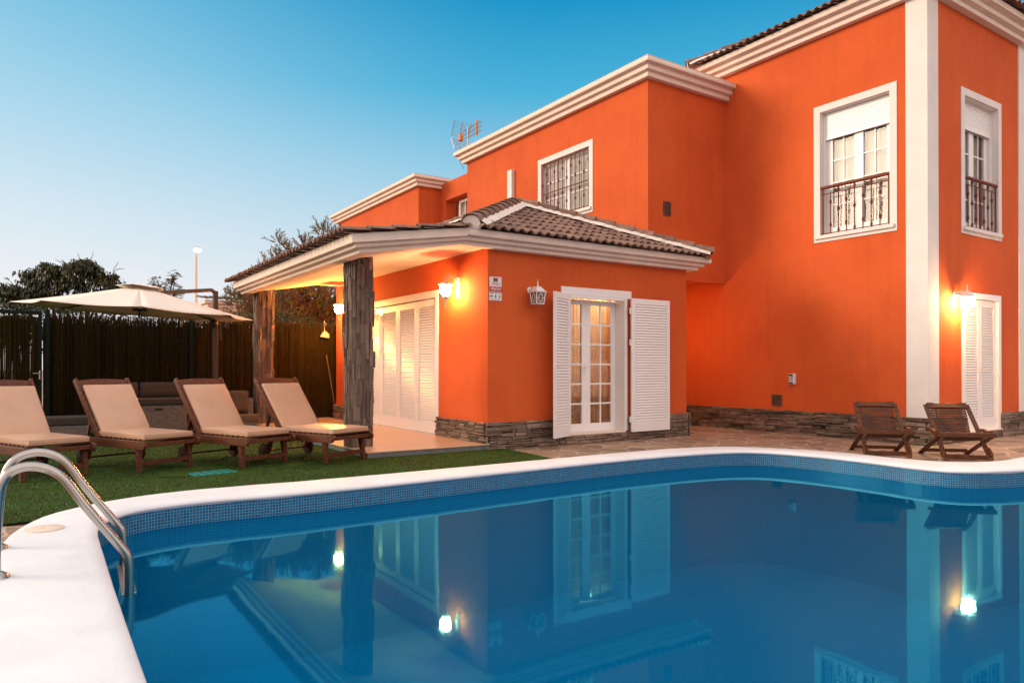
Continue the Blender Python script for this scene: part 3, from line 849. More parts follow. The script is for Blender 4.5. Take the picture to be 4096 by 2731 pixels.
ZE = 3.005
EX0, EX1, EY = 4.79, 9.50, 8.16
APX, APY, APZ = 7.15, 10.53, 4.0
sl_f = (APZ - ZE) / (APY - EY)
cf = math.sqrt(1 + sl_f ** 2)
tiles = MB(); caps = MB(); mort = MB(); deck = MB()
def keep_front(u, v):
    y = v / cf; x = EX0 + u
    t = y / (APY - EY)
    return t < 1 and EX0 + t * (APX - EX0) - 0.04 < x < EX1 + t * (APX - EX1) + 0.04
tile_field(tiles, (EX0, EY, ZE), (1, 0, 0), V((0, 1, sl_f)) / cf, keep_front, EX1 - EX0 + .1, (APY - EY) * cf)
# right slope and back
sr = (APZ - ZE) / (EX1 - APX); cr_ = math.sqrt(1 + sr ** 2)
def keep_right(u, v):
    y = EY + u; t = (v / cr_) / (EX1 - APX)
    return t < 1 and y > EY + t * (APY - EY) and y < 14.5
tile_field(tiles, (EX1, EY, ZE), (0, 1, 0), V((-1, 0, sr)) / cr_, keep_right, 6.3, (EX1 - APX) * cr_)
# left slope above the porch
sL = (APZ - ZE) / (APX - EX0); cL = math.sqrt(1 + sL ** 2)
def keep_left(u, v):
    y = 14.4 - u; t = (v / cL) / (APX - EX0)
    return t < 1 and y > EY + t * (APY - EY)
tile_field(tiles, (EX0, 14.4, ZE), (0, -1, 0), V((1, 0, sL)) / cL, keep_left, 14.4 - EY, (APX - EX0) * cL)
# porch slope
PX0, PZ0 = 3.10, 2.765
sP = (ZE + 0.005 - PZ0) / (EX0 - PX0); cP = math.sqrt(1 + sP ** 2)
tile_field(tiles, (PX0, 14.42, PZ0), (0, -1, 0), V((1, 0, sP)) / cP, lambda u, v: True, 14.42 - 8.12, (EX0 - PX0) * cP)
deck.quad((EX0, EY + .06, ZE - .02), (EX1 - .05, EY + .06, ZE - .02), (APX, APY, APZ - .03), (APX, APY, APZ - .03))
deck.quad((EX0, EY + .06, ZE - .02), (APX, APY, APZ - .03), (APX, 14.35, APZ - .03), (EX0, 14.35, ZE - .02))
deck.quad((EX1 - .05, EY + .06, ZE - .02), (APX, APY, APZ - .03), (APX, 14.35, APZ - .03), (EX1 - .05, 14.35, ZE - .02))
deck.quad((PX0 + .08, 8.2, PZ0 - .005), (EX0, 8.2, ZE - .015), (EX0, 14.35, ZE - .015), (PX0 + .08, 14.35, PZ0 - .005))
deck.quad((EX0, 14.35, ZE - .02), (APX, 14.35, APZ - .03), (EX1 - .05, 14.35, ZE - .02), (EX0, 14.35, ZE - .02))
cap_row(caps, mort, (EX0 + .10, EY + .10, ZE + 0.05), (APX, APY, APZ + 0.03), r=0.125, lift=0.045)
cap_row(caps, mort, (EX1 - .02, EY + .02, ZE + 0.02), (APX, APY, APZ + 0.03), r=0.125, lift=0.045)
cap_row(caps, mort, (APX, 14.4, APZ + 0.03), (APX, APY, APZ + 0.03), r=0.125, lift=0.045)
roof = deck.build('roof', M['mortar'], villa); roof['label'] = 'hipped roof over the annex and porch'
tiles.build('roof_tile', M['tile'], roof, smooth=50); caps.build('ridge_tile', M['tile'], roof, smooth=50); mort.build('mortar_bed', M['mortar'], roof)
# wing roof
tiles = MB(); caps = MB(); mort = MB(); deck = MB()
wz = 6.985; x0, x1, y0, y1 = WX - .34, WX2 + .34, WY - .34, 9.35 + .34
hh = (y1 - y0) / 2; ss = 0.36; cc = math.sqrt(1 + ss * ss)
tile_field(tiles, (x0, y1, wz), (0, -1, 0), V((1, 0, ss)) / cc, lambda u, v: v / cc < min(u, (y1 - y0) - u) + .05, y1 - y0, hh * cc)
tile_field(tiles, (x0, y0, wz), (1, 0, 0), V((0, 1, ss)) / cc, lambda u, v: v / cc < min(u, (x1 - x0) - u) + .05, x1 - x0, hh * cc)
A = V((x0 + hh, y0 + hh, wz + hh * ss)); B = V((x1 - hh, y0 + hh, wz + hh * ss))
if B.x < A.x: A.x = B.x = (A.x + B.x) / 2
cs = [V((x0 + .05, y0 + .05, wz - .02)), V((x1 - .05, y0 + .05, wz - .02)), V((x1 - .05, y1 - .05, wz - .02)), V((x0 + .05, y1 - .05, wz - .02))]
deck.quad(cs[0], cs[1], B, A); deck.tri(cs[1], cs[2], B); deck.quad(cs[2], cs[3], A, B); deck.tri(cs[3], cs[0], A)
cap_row(caps, mort, (x0, y1, wz + .02), A + V((0, 0, .05)), r=.12, lift=.045)
cap_row(caps, mort, (x0, y0, wz + .02), A + V((0, 0, .05)), r=.12, lift=.045)
cap_row(caps, mort, (x1, y0, wz + .02), B + V((0, 0, .05)), r=.12, lift=.045)
roof = deck.build('roof', M['mortar'], villa); roof['label'] = 'tiled roof of the tall wing'
tiles.build('roof_tile', M['tile'], roof, smooth=50); caps.build('ridge_tile', M['tile'], roof, smooth=50); mort.build('mortar_bed', M['mortar'], roof)

# pilasters
mb = MB()
mb.box(WX - .022, WX + .302, WY - .022, WY + .302, .40, 6.71)
mb.build('pilaster', M['white_wall'], villa, bevel=.006)
mb = MB(); mb.box(14.10, WX2 + .02, WY - .022, WY + .3, .40, 6.71)
mb.build('pilaster', M['white_wall'], villa, bevel=.006)

# stone cladding ---------------------------------------------------
def stones(mb, O, U, W, Nn, Lu, Lw, along=(0.14, 0.42), thick=(0.045, 0.085), out_=(0.025, 0.065)):
    """Ledge stones laid in courses: O corner, U along course, W across courses, Nn outward."""
    O, U, W, Nn = V(O), V(U), V(W), V(Nn)
    w = 0.0
    while w < Lw - 0.01:
        h = random.uniform(*thick)
        if w + h > Lw - 0.03: h = Lw - w
        u = 0.0
        while u < Lu - 0.005:
            l = random.uniform(*along)
            if u + l > Lu - 0.08: l = Lu - u
            # a course piece may be split into two thinner stones
            parts = [(0, 1)] if random.random() < 0.6 else [(0, random.uniform(.35, .65))]
            if parts[0][1] < 1: parts.append((parts[0][1], 1))
            for a, b in parts:
                j = lambda s=0.006: random.uniform(-s, s)
                o_ = random.uniform(*out_); g = 0.003
                p = []
                for n_ in (-0.01, o_):
                    for (uu, ww) in ((u + g, w + h * a + g), (u + l - g, w + h * a + g), (u + l - g, w + h * b - g), (u + g, w + h * b - g)):
                        if n_ > 0:
                            q = O + U * (min(max(uu + j(), 0), Lu)) + W * (min(max(ww + j(), 0), Lw)) + Nn * (n_ + j(0.012))
                        else: q = O + U * uu + W * ww + Nn * n_
                        p.append(q)
                mb.hexa(p)
            u += l
        w += h

def plinth(O, U, Lu, Lw, Nn):
    mb, bk = MB(), MB()
    stones(mb, O, U, (0, 0, 1), Nn, Lu, Lw, along=(0.14, 0.46), thick=(0.035, 0.078))
    O, U, Nn = V(O), V(U), V(Nn)
    bk.frame(O, U, (0, 0, 1), Nn, 0, Lu, 0, Lw - .012, -.005, .022)
    o = mb.build('stone_plinth', M['stone'], villa, bevel=.004, seg=1); bk.build('plinth_backing', M['dark'], o)
plinth((AX - .06, AY, 0), (1, 0, 0), 6.62 - AX + .06, .385, (0, -1, 0))
plinth((6.62, AY, 0), (1, 0, 0), 1.28, .128, (0, -1, 0))
plinth((7.90, AY, 0), (1, 0, 0), AX2 - 7.90 + .06, .385, (0, -1, 0))
plinth((AX, 9.98, .09), (0, -1, 0), 9.98 - AY + .05, .295, (-1, 0, 0))
plinth((AX, 14.53, .09), (0, -1, 0), 14.53 - 13.08, .295, (-1, 0, 0))
plinth((AX2, AY - .05, 0), (0, 1, 0), 3.7, .385, (1, 0, 0))
plinth((WX, 12.2, 0), (0, -1, 0), 12.2 - WY + .055, .405, (-1, 0, 0))
plinth((WX - .055, WY, 0), (1, 0, 0), 12.10 - WX + .055, .405, (0, -1, 0))
plinth((12.10, WY, 0), (1, 0, 0), 1.28, .13, (0, -1, 0))
plinth((13.38, WY, 0), (1, 0, 0), WX2 - 13.38, .405, (0, -1, 0))

# stone porch columns (upright ledge stones)
def column(x0, x1, y0, y1, z0, z1, label):
    mb = MB()
    q = MB(); q.box(x0, x1, y0, y1, z0, z1)
    c = q.build('column', M['stone_col'], villa); c['label'] = label
    kw = dict(along=(0.14, 0.52), thick=(0.028, 0.080), out_=(0.004, 0.036))
    H = z1 - z0
    stones(mb, (x0, y0, z0), (0, 0, 1), (1, 0, 0), (0, -1, 0), H, x1 - x0, **kw)
    stones(mb, (x0, y0, z0), (0, 0, 1), (0, 1, 0), (-1, 0, 0), H, y1 - y0, **kw)
    stones(mb, (x1, y0, z0), (0, 0, 1), (0, 1, 0), (1, 0, 0), H, y1 - y0, **kw)
    stones(mb, (x0, y1, z0), (0, 0, 1), (1, 0, 0), (0, 1, 0), H, x1 - x0, **kw)
    mb.build('cladding', M['stone_col'], c, bevel=.005, seg=1)
column(3.53, 3.81, 9.06, 9.36, .09, 2.66, 'grey stone-clad porch column nearest the pool')
column(3.57, 3.85, 14.0, 14.27, .09, 2.66, 'stone-clad porch column at the far corner')

# patio slab
mb = MB(); mb.box(3.49, AX - .001, 8.45, 15.2, 0.0, 0.078); slab = tag(mb.build('patio_slab', M['slab_edge']), kind='structure')
mb = MB(); mb.box(3.475, AX - .002, 8.437, 15.2, 0.079, 0.092); tag(mb.build('patio_floor', M['patio'], bevel=.003), kind='structure')

# joinery ----------------------------------------------------------
def louvre(mb, O, U, Nn, w, h, stile=0.065, top=0.09, bot=0.16, pitch=0.042, th=0.035, tilt=0.62):
    """Louvred shutter panel with its lower corner at O."""
    W = (0, 0, 1)
    mb.frame(O, U, W, Nn, 0, stile, 0, h, 0, th); mb.frame(O, U, W, Nn, w - stile, w, 0, h, 0, th)
    mb.frame(O, U, W, Nn, stile, w - stile, 0, bot, 0, th - .001); mb.frame(O, U, W, Nn, stile, w - stile, h - top, h, 0, th - .001)
    mb.frame(O, U, W, Nn, stile, w - stile, bot, h - top, 0.001, 0.005)
    O, U, Nn, W = V(O), V(U), V(Nn), V(W)
    n = int((h - top - bot) / pitch); p = (h - top - bot) / n
    for i in range(n):
        z = bot + i * p
        g = lambda u, ww, nn: O + U * u + W * ww + Nn * nn
        a, b = stile, w - stile
        lo, hi = z + p * 0.04, z + p * 0.80
        mb.hexa([g(a, lo, th * .80), g(b, lo, th * .80), g(b, lo + .006, th * .92), g(a, lo + .006, th * .92),
                 g(a, hi, th * .80 - pitch * tilt), g(b, hi, th * .80 - pitch * tilt), g(b, hi + .006, th * .92 - pitch * tilt), g(a, hi + .006, th * .92 - pitch * tilt)])

def leaf(fr, pn, O, U, Nn, w, h, stile, top, bot, cols, rows_, bar=0.026, th=0.05):
    W = (0, 0, 1)
    fr.frame(O, U, W, Nn, 0, stile, 0, h, 0, th); fr.frame(O, U, W, Nn, w - stile, w, 0, h, 0, th)
    fr.frame(O, U, W, Nn, stile, w - stile, 0, bot, 0, th - .001); fr.frame(O, U, W, Nn, stile, w - stile, h - top, h, 0, th - .001)
    gw, gh = w - 2 * stile, h - top - bot
    for i in range(1, cols):
        u = stile + gw * i / cols; fr.frame(O, U, W, Nn, u - bar / 2, u + bar / 2, bot, h - top, th * .35, th * .8)
    for j in range(1, rows_):
        z = bot + gh * j / rows_; fr.frame(O, U, W, Nn, stile, w - stile, z - bar / 2, z + bar / 2, th * .36, th * .79)
    O, U, Nn, W = V(O), V(U), V(Nn), V(W)
    g = lambda u, ww: O + U * u + W * ww + Nn * (th * .5)
    pn.quad(g(stile, bot), g(w - stile, bot), g(w - stile, h - top), g(stile, h - top))

def hinge(par, O, U, Nn, u, z):
    mb = MB()
    mb.frame(O, U, (0, 0, 1), Nn, u - .018, u + .018, z - .045, z + .045, 0.004, .018)
    O_ = V(O) + V(U) * u + V(Nn) * .018
    mb.tube([O_ + V((0, 0, z - .05)), O_ + V((0, 0, z + .05))], .009, 8)
    mb.build('hinge', M['white_paint'], par)

def handle(mb, O, U, Nn, u, z, sgn=-1):
    mb.frame(O, U, (0, 0, 1), Nn, u - .016, u + .016, z - .10, z + .10, 0, .008)
    O_ = V(O); g = lambda uu, zz, nn: O_ + V(U) * uu + V((0, 0, zz)) + V(Nn) * nn
    mb.tube([g(u, z + .04, 0), g(u, z + .04, .045), g(u + sgn * .11, z + .04, .048)], .009, 8)

# annex french door with its open shutters
DY = 8.70
door = MB(); pane = MB()
L_, Rr, zb_, zt = 6.62, 7.84, 0.150, 2.205
door.box(L_, L_ + .0, DY, DY, 0, 0)
mbf = MB()
O = (L_, DY + .05, zb_)
U = (1, 0, 0); Nn = (0, -1, 0)
wl = (Rr - L_) / 2
leaf(door, pane, (L_, DY + .05, zb_), U, Nn, wl, zt - zb_, .085, .075, .125, 2, 6)
leaf(door, pane, (L_ + wl, DY + .05, zb_), U, Nn, wl, zt - zb_, .085, .075, .125, 2, 6)
fd = door.build('french_door', M['white_paint'], villa, bevel=.003); fd['label'] = 'glazed double door of the annex between open shutters'
pane.build('pane', M['glass'], fd)
mb = MB(); mb.box(6.57, 7.99, AY - .018, AY - .001, 2.246, 2.368)
mb.box(7.842, 7.90, AY - .02, AY + .03, .15, 2.246); mb.box(6.57, 6.618, AY - .02, AY + .03, .15, 2.246)
mb.box(6.62, 7.84, AY - .015, AY + .02, 2.205, 2.246)
mb.build('door_frame', M['white_paint'], fd, bevel=.004)
mb = MB(); mb.box(6.60, 7.86, AY - .03, DY + .05, .128, .150); mb.build('threshold', M['cream'], fd, bevel=.004)
mb = MB(); louvre(mb, (7.915, AY - .075, .13), (1, 0, 0), (0, -1, 0), .845, 2.12, tilt=.25)
s = mb.build('shutter', M['white_paint'], fd, bevel=.002); s['label'] = 'right shutter folded back flat against the wall'
hl = V((6.70, AY - .03, .13)); od_ = V((6.235, 8.243, .13)); du = (od_ - hl); wS = du.length * 1.0; du.normalize()
nS = V((du.y, -du.x, 0));
if nS.y > 0: nS = -nS
nS2 = nS if nS.x > 0 else -nS
mb = MB(); louvre(mb, hl, du, V((du.y, -du.x, 0)) if V((du.y, -du.x, 0)).dot(V((0, 0, 0)) - hl) > 0 else V((-du.y, du.x, 0)), wS, 2.12, tilt=.25)
s = mb.build('shutter', M['white_paint'], fd, bevel=.002); s['label'] = 'left shutter standing open at an angle'
for z in (.33, 1.55, 2.05): hinge(fd, (7.915, AY - .075, 0), (1, 0, 0), (0, -1, 0), -.012, z)
mb = MB(); handle(mb, (L_ + wl, DY, 0), U, Nn, -.03, 1.12, -1)
mb.box(L_ + wl - .045, L_ + wl - .02, DY - .006, DY, .93, .99)
mb.build('handle', M['white_metal'], fd)
mb = MB()
nn_ = V((du.y, -du.x, 0)); nn_ = nn_ if nn_.dot(-hl) > 0 else -nn_
handle(mb, hl, du, nn_, wS - .05, 1.02, -1)
mb.build('handle', M['white_metal'], fd)
# curtain behind the door, gently pleated
mb = MB(); n = 60
for k in range(n):
    xa = 6.6 + 1.26 * k / n; xb = 6.6 + 1.26 * (k + 1) / n
    fa = lambda x: DY + .16 + .018 * math.sin(x * 38) + .012 * math.sin(x * 91)
    mb.quad((xa, fa(xa), .15), (xb, fa(xb), .15), (xb, fa(xb), 2.25), (xa, fa(xa), 2.25))
mb.build('curtain', M['curtain'], fd, smooth=80)
mb = MB(); mb.box(7.75, 8.75, 9.9, 10.5, .62, 1.28); mb.build('bright_patch_box', M['white_paint'], fd, bevel=.01)  # invented white block, added to show as a bright patch behind the panes
mb = MB(); mb.box(7.75, 8.75, 9.92, 10.5, .12, .615); mb.build('bright_patch_base', M['wood'], fd)  # invented wooden block below the bright one
rl = bpy.data.lights.new('room_light', 'POINT'); rl.energy = 30; rl.color = (1.0, 0.70, 0.40); rl.shadow_soft_size = .12
rlo = bpy.data.objects.new('room_light', rl); COL.objects.link(rlo); rlo.location = (7.7, 9.25, 2.4)

# porch folding shutters (four leaves)
mb = MB()
fX = AX + .062
fo = MB()
fo.box(AX - .014, AX + .03, 9.945, 10.045, .385, 2.37); fo.box(AX - .014, AX + .03, 13.0, 13.10, .385, 2.37); fo.box(AX - .014, AX + .03, 10.045, 13.0, 2.255, 2.37)
fo.box(AX - .002, AX + .055, 10.045, 10.062, .09, 2.255)
pd = fo.build('folding_door', M['white_paint'], villa, bevel=.004); pd['label'] = 'wide louvred folding door under the porch'
for k in range(4):
    mb = MB()
    a = 10.065 + .726 * k
    louvre(mb, (fX, a + .722, .10), (0, -1, 0), (-1, 0, 0), .720, 2.145, stile=.075, top=.11, bot=.17)
    mb.build('shutter_leaf', M['white_paint'], pd, bevel=.002)
for yj in (10.065, 10.79, 12.24):
    for z in (.33, 1.45, 2.05): hinge(pd, (fX - .03, yj, 0), (0, -1, 0), (-1, 0, 0), 0, z)
mb = MB(); handle(mb, (fX - .035, 11.517, 0), (0, -1, 0), (-1, 0, 0), -.035, 1.08, -1)
mb.build('handle', M['white_metal'], pd)
for k in range(4):
    mb = MB(); mb.box(fX - .05, fX - .034, 10.40 + .726 * k, 10.45 + .726 * k, .145, .160); mb.build('bolt', M['white_metal'], pd)

# wing door on the right wall
fo = MB()
fo.box(12.06, 12.16, WY - .018, WY + .03, .14, 2.34); fo.box(13.31, 13.41, WY - .018, WY + .03, .14, 2.34); fo.box(12.16, 13.31, WY - .018, WY + .03, 2.245, 2.34); fo.box(13.303, 13.312, WY + .0, WY + .19, .14, 2.245)
wd = fo.build('louvred_door', M['white_paint'], villa, bevel=.004); wd['label'] = 'closed louvred double door on the right-hand wall'
for k in range(2):
    mb = MB(); louvre(mb, (12.165 + .572 * k, WY + .06, .15), (1, 0, 0), (0, -1, 0), .568, 2.09, stile=.07, top=.11, bot=.17)
    mb.build('shutter_leaf', M['white_paint'], wd, bevel=.002)
for xx in (12.165, 13.30):
    for z in (.33, 1.45, 2.0): hinge(wd, (xx, WY + .03, 0), (1, 0, 0), (0, -1, 0), 0, z)
mb = MB(); handle(mb, (12.735, WY + .025, 0), (1, 0, 0), (0, -1, 0), -.03, 1.05, -1); mb.build('handle', M['white_metal'], wd)
mb = MB(); mb.box(12.1, 13.37, WY - .05, WY + .06, .128, .148); mb.build('threshold', M['cream'], wd)

# windows ----------------------------------------------------------
def knuckle_bar(mb, a, b, r=0.008, ks=(.35, .75)):
    a, b = V(a), V(b)
    mb.tube([a, b], r, 6)
    d = (b - a); 
    for k in ks:
        c = a + d * k; u = d.normalized()
        for t, rr in ((-.024, .017), (0, .023), (.024, .017)):
            mb.tube([c + u * (t - .008), c + u * (t + .008)], rr, 7)

def trim(mb, axis, c, a0, a1, z0, z1, w, wb, out_, sgn):
    """Raised surround; (a0,a1,z0,z1) outer edge."""
    def bx(p0, p1, q0, q1, o=out_):
        if axis == 'x': mb.box(min(c, c + sgn * o), max(c, c + sgn * o), p0, p1, q0, q1)
        else: mb.box(p0, p1, min(c, c + sgn * o), max(c, c + sgn * o), q0, q1)
    bx(a0, a0 + w, z0, z1); bx(a1 - w, a1, z0, z1); bx(a0 + w, a1 - w, z1 - w, z1); bx(a0 + w, a1 - w, z0, z0 + wb)
    bx(a0 + w * .3, a1 - w * .3, z0 + wb * .55, z0 + wb + .012, out_ + .035)

def french_window(axis, c, a0, a1, z0, z1, label, U, Nn):
    """Tall window with half-lowered roller shutter and an iron rail."""
    mb = MB(); trim(mb, axis, c, a0, a1, z0, z1, .115, .10, .016, -1)
    wn = mb.build('window', M['white_wall'], villa, bevel=.004); wn['label'] = label
    U, Nn = V(U), V(Nn)
    ia, ib = a0 + .115, a1 - .115
    w_ = ib - ia
    O = (V((c, ib, 0)) if axis == 'x' else V((ia, c, 0))) - Nn * 0.165
    fr = MB(); pn = MB()
    zf, zt_ = z0 + .11, z1 - .12
    fr.frame(O, U, (0, 0, 1), Nn, 0, .055, zf, zt_, -.03, .03); fr.frame(O, U, (0, 0, 1), Nn, w_ - .055, w_, zf, zt_, -.03, .03)
    lw = (w_ - .11) / 2
    for k in range(2):
        leaf(fr, pn, O + U * (.055 + lw * k) + V((0, 0, zf)) - Nn * .03, U, Nn, lw, zt_ - zf, .075, .06, .14, 2, 5, bar=.024, th=.045)
    fr.build('frame', M['white_paint'], wn, bevel=.002); pn.build('pane', M['glass'], wn)
    bl = MB(); bl.frame(O, U, (0, 0, 1), Nn, .03, w_ - .03, zf, zt_, -.10, -.09); bl.build('blind', M['blind'], wn)
    rs = MB(); zs_ = zt_ - .40
    n = 9
    for k in range(n):
        h = .40 / n; rs.frame(O, U, (0, 0, 1), Nn, .02, w_ - .02, zs_ + k * h + .003, zs_ + (k + 1) * h - .001, .045, .062)
    rs.frame(O, U, (0, 0, 1), Nn, .02, w_ - .02, zs_ + .01, zt_, .043, .050)
    rs.frame(O, U, (0, 0, 1), Nn, .015, w_ - .015, zs_ - .05, zs_, .04, .066)
    rs.frame(O, U, (0, 0, 1), Nn, 0, .03, zf, zt_, .035, .075); rs.frame(O, U, (0, 0, 1), Nn, w_ - .03, w_, zf, zt_, .035, .075)
    rs.build('roller_shutter', M['white_paint'], wn, bevel=.002)
    rg = MB(); Oo = O + Nn * .165
    g = lambda u, z, n_: Oo + U * u + V((0, 0, z)) + Nn * n_
    zr = z0 + .89
    for z in (z0 + .14, z0 + .80): rg.tube([g(-.03, z, -.02), g(w_ + .03, z, -.02)], .008, 6)
    rg.tube([g(.03, z0 + .10, -.02), g(.03, zr, -.02)], .013, 6); rg.tube([g(w_ - .03, z0 + .10, -.02), g(w_ - .03, zr, -.02)], .013, 6)
    nb = 8
    for k in range(1, nb):
        u = .03 + (w_ - .06) * k / nb
        ks = (.28, .80) if k % 2 else (.12, .55, .95)
        knuckle_bar(rg, g(u, z0 + .07, -.02), g(u, z0 + .80 if k % 2 else zr, -.02), .009, ks)
    rg.build('railing', M['iron'], wn, smooth=50)
    hr = MB(); hr.tube([g(-.03, zr + .02, -.02), g(w_ + .03, zr + .02, -.02)], .028, 10); hr.build('handrail', M['iron'], wn, smooth=50)
french_window('x', WX, 5.83, 7.235, 3.25, 5.545, 'tall window of the wing facing the pool, with iron rail', (0, -1, 0), (-1, 0, 0))
french_window('y', WY, 12.055, 13.445, 3.25, 5.545, 'tall window of the right-hand wall, with iron rail', (1, 0, 0), (0, -1, 0))

# barred window of the upper block, and its twin further back
def barred(ya, yb, label, bars=True):
    mb = MB(); trim(mb, 'x', MX, ya, yb, 4.15, 5.56, .115, .10, .016, -1)
    wn = mb.build('window', M['white_wall'], villa, bevel=.004); wn['label'] = label
    fr = MB(); pn = MB(); w_ = yb - ya - .23
    O = V((MX + .13, yb - .115, 4.262)); lw = w_ / 2
    for k in range(2): leaf(fr, pn, O + V((0, -lw * k, 0)), (0, -1, 0), (-1, 0, 0), lw, 1.187, .07, .07, .07, 2, 3, th=.05)
    fr.build('frame', M['white_paint'], wn, bevel=.002); pn.build('pane', M['glass'], wn)
    bl = MB(); bl.box(MX + .112, MX + .116, ya + .1, yb - .1, 4.2, 5.5); bl.build('curtain', M['net_curtain'], wn)
    if bars:
        g = MB(); y0_, y1_ = ya + .12, yb - .12; xg = MX + .01
        for z in (4.30, 4.80, 5.42): g.tube([(xg, y0_ - .02, z), (xg, y1_ + .02, z)], .011, 6)
        nb = 12
        for k in range(nb):
            y = y0_ + .03 + (y1_ - y0_ - .06) * k / (nb - 1)
            knuckle_bar(g, (xg - .004, y, 4.27), (xg - .004, y, 5.44), .0105, (.22, .62) if k % 2 else (.38, .80))
        g.build('grille', M['iron'], wn, smooth=50)
barred(10.593, 12.39, 'upper window behind a red-brown iron grille')
barred(21.16, 23.0, 'upper window of the far block', False)
# recessed upper window
mb = MB(); pn = MB()
O = V((RX + .28, 17.42, 2.75))
for k in range(3): leaf(mb, pn, O + V((0, -.62 * k, 0)), (0, -1, 0), (-1, 0, 0), .62, 3.05, .06, .07, .1, 2, 6, th=.05)
wn = mb.build('window', M['white_paint'], villa, bevel=.002); wn['label'] = 'white glazed window set back between the upper blocks'
pn.build('pane', M['glass'], wn)
mb = MB(); mb.box(RX + .40, RX + .41, 15.4, 17.8, 2.7, 5.8); mb.build('blind', M['blind'], wn)

# vents, pipe
def vent(O, U, Nn, w, h):
    mb = MB()
    W = (0, 0, 1); f = .02
    mb.frame(O, U, W, Nn, 0, w, 0, f, 0, .02); mb.frame(O, U, W, Nn, 0, w, h - f, h, 0, .02)
    mb.frame(O, U, W, Nn, 0, f, f, h - f, 0, .02); mb.frame(O, U, W, Nn, w - f, w, f, h - f, 0, .02)
    mb.frame(O, U, W, Nn, f, w - f, f, h - f, 0.001, .004)
    n = 9
    for k in range(n):
        z = f + (h - 2 * f) * (k + .15) / n
        mb.frame(O, U, W, Nn, f, w - f, z, z + (h - 2 * f) / n * .5, .004, .016)
    mb.build('vent', M['vent'], villa)
vent((WX, 8.075, .476), (0, -1, 0), (-1, 0, 0), .20, .195)
vent((9.355, MY, 3.87), (1, 0, 0), (0, -1, 0), .18, .25)
mb = MB(); mb.box(MX - .09, MX - .001, 13.29, 13.47, 3.9, 5.575); mb.build('downpipe', M['white_wall'], villa, bevel=.01)

# ------------------------------------------------------------------ wall lanterns
def scroll_lamp(loc, label, glass):
    """Globe lantern hanging from a scrolled bracket; wall to the +X side."""
    t = thing('wall_lantern', label, 'lamp', loc, 0, 'lit globe lanterns on the porch wall')
    x, y, z = loc   # globe centre
    wx = AX
    mb = MB(); mb.lathe([(.012, 0), (.03, .02), (.036, .08), (.03, .16), (.018, .22), (.006, .25)], (wx - .02, y, z - .07), 10)
    mb.box(wx - .018, wx, y - .035, y + .035, z - .10, z + .20)
    mb.build('wall_plate', M['white_metal'], t, smooth=50)
    mb = MB(); pts = []
    for k in range(13):
        a = PI * k / 12
        pts.append((wx - .03 + (x - wx + .03) * (1 - math.cos(a)) / 2, y, z + .06 + .13 * math.sin(a * .92) + .04 * k / 12))
    mb.tube(pts, .011, 8)
    mb.tube([(x + .05, y, z + .16), (x + .08, y, z + .13), (x + .11, y, z + .14), (x + .10, y, z + .17)], .007, 6)
    mb.build('arm', M['white_metal'], t, smooth=60)
    mb = MB(); mb.lathe([(.112, .0), (.116, .012), (.09, .02), (.045, .035), (.02, .06), (.012, .10)], (x, y, z + .078), 18)
    mb.build('cap', M['white_metal'], t, smooth=50)
    mb = MB(); mb.lathe([(.040, -.085), (.068, -.06), (.082, -.01), (.080, .04), (.070, .075)], (x, y, z), 18)
    mb.build('globe', glass, t, smooth=70)
    mb = MB(); mb.lathe([(.003, -.26), (.010, -.245), (.016, -.225), (.008, -.205), (.018, -.19), (.012, -.175), (.030, -.13), (.048, -.105), (.05, -.095), (.046, -.086)], (x, y, z), 14)
    mb.build('finial', M['white_metal'], t, smooth=50)
    return t
scroll_lamp((5.06, 9.30, 2.29), 'lit globe lantern on the porch wall between the folding door and the alarm sign', M['globe'])
scroll_lamp((5.06, 13.72, 2.31), 'lit globe lantern at the far end of the porch wall, partly behind the stone column', M['globe_far'])

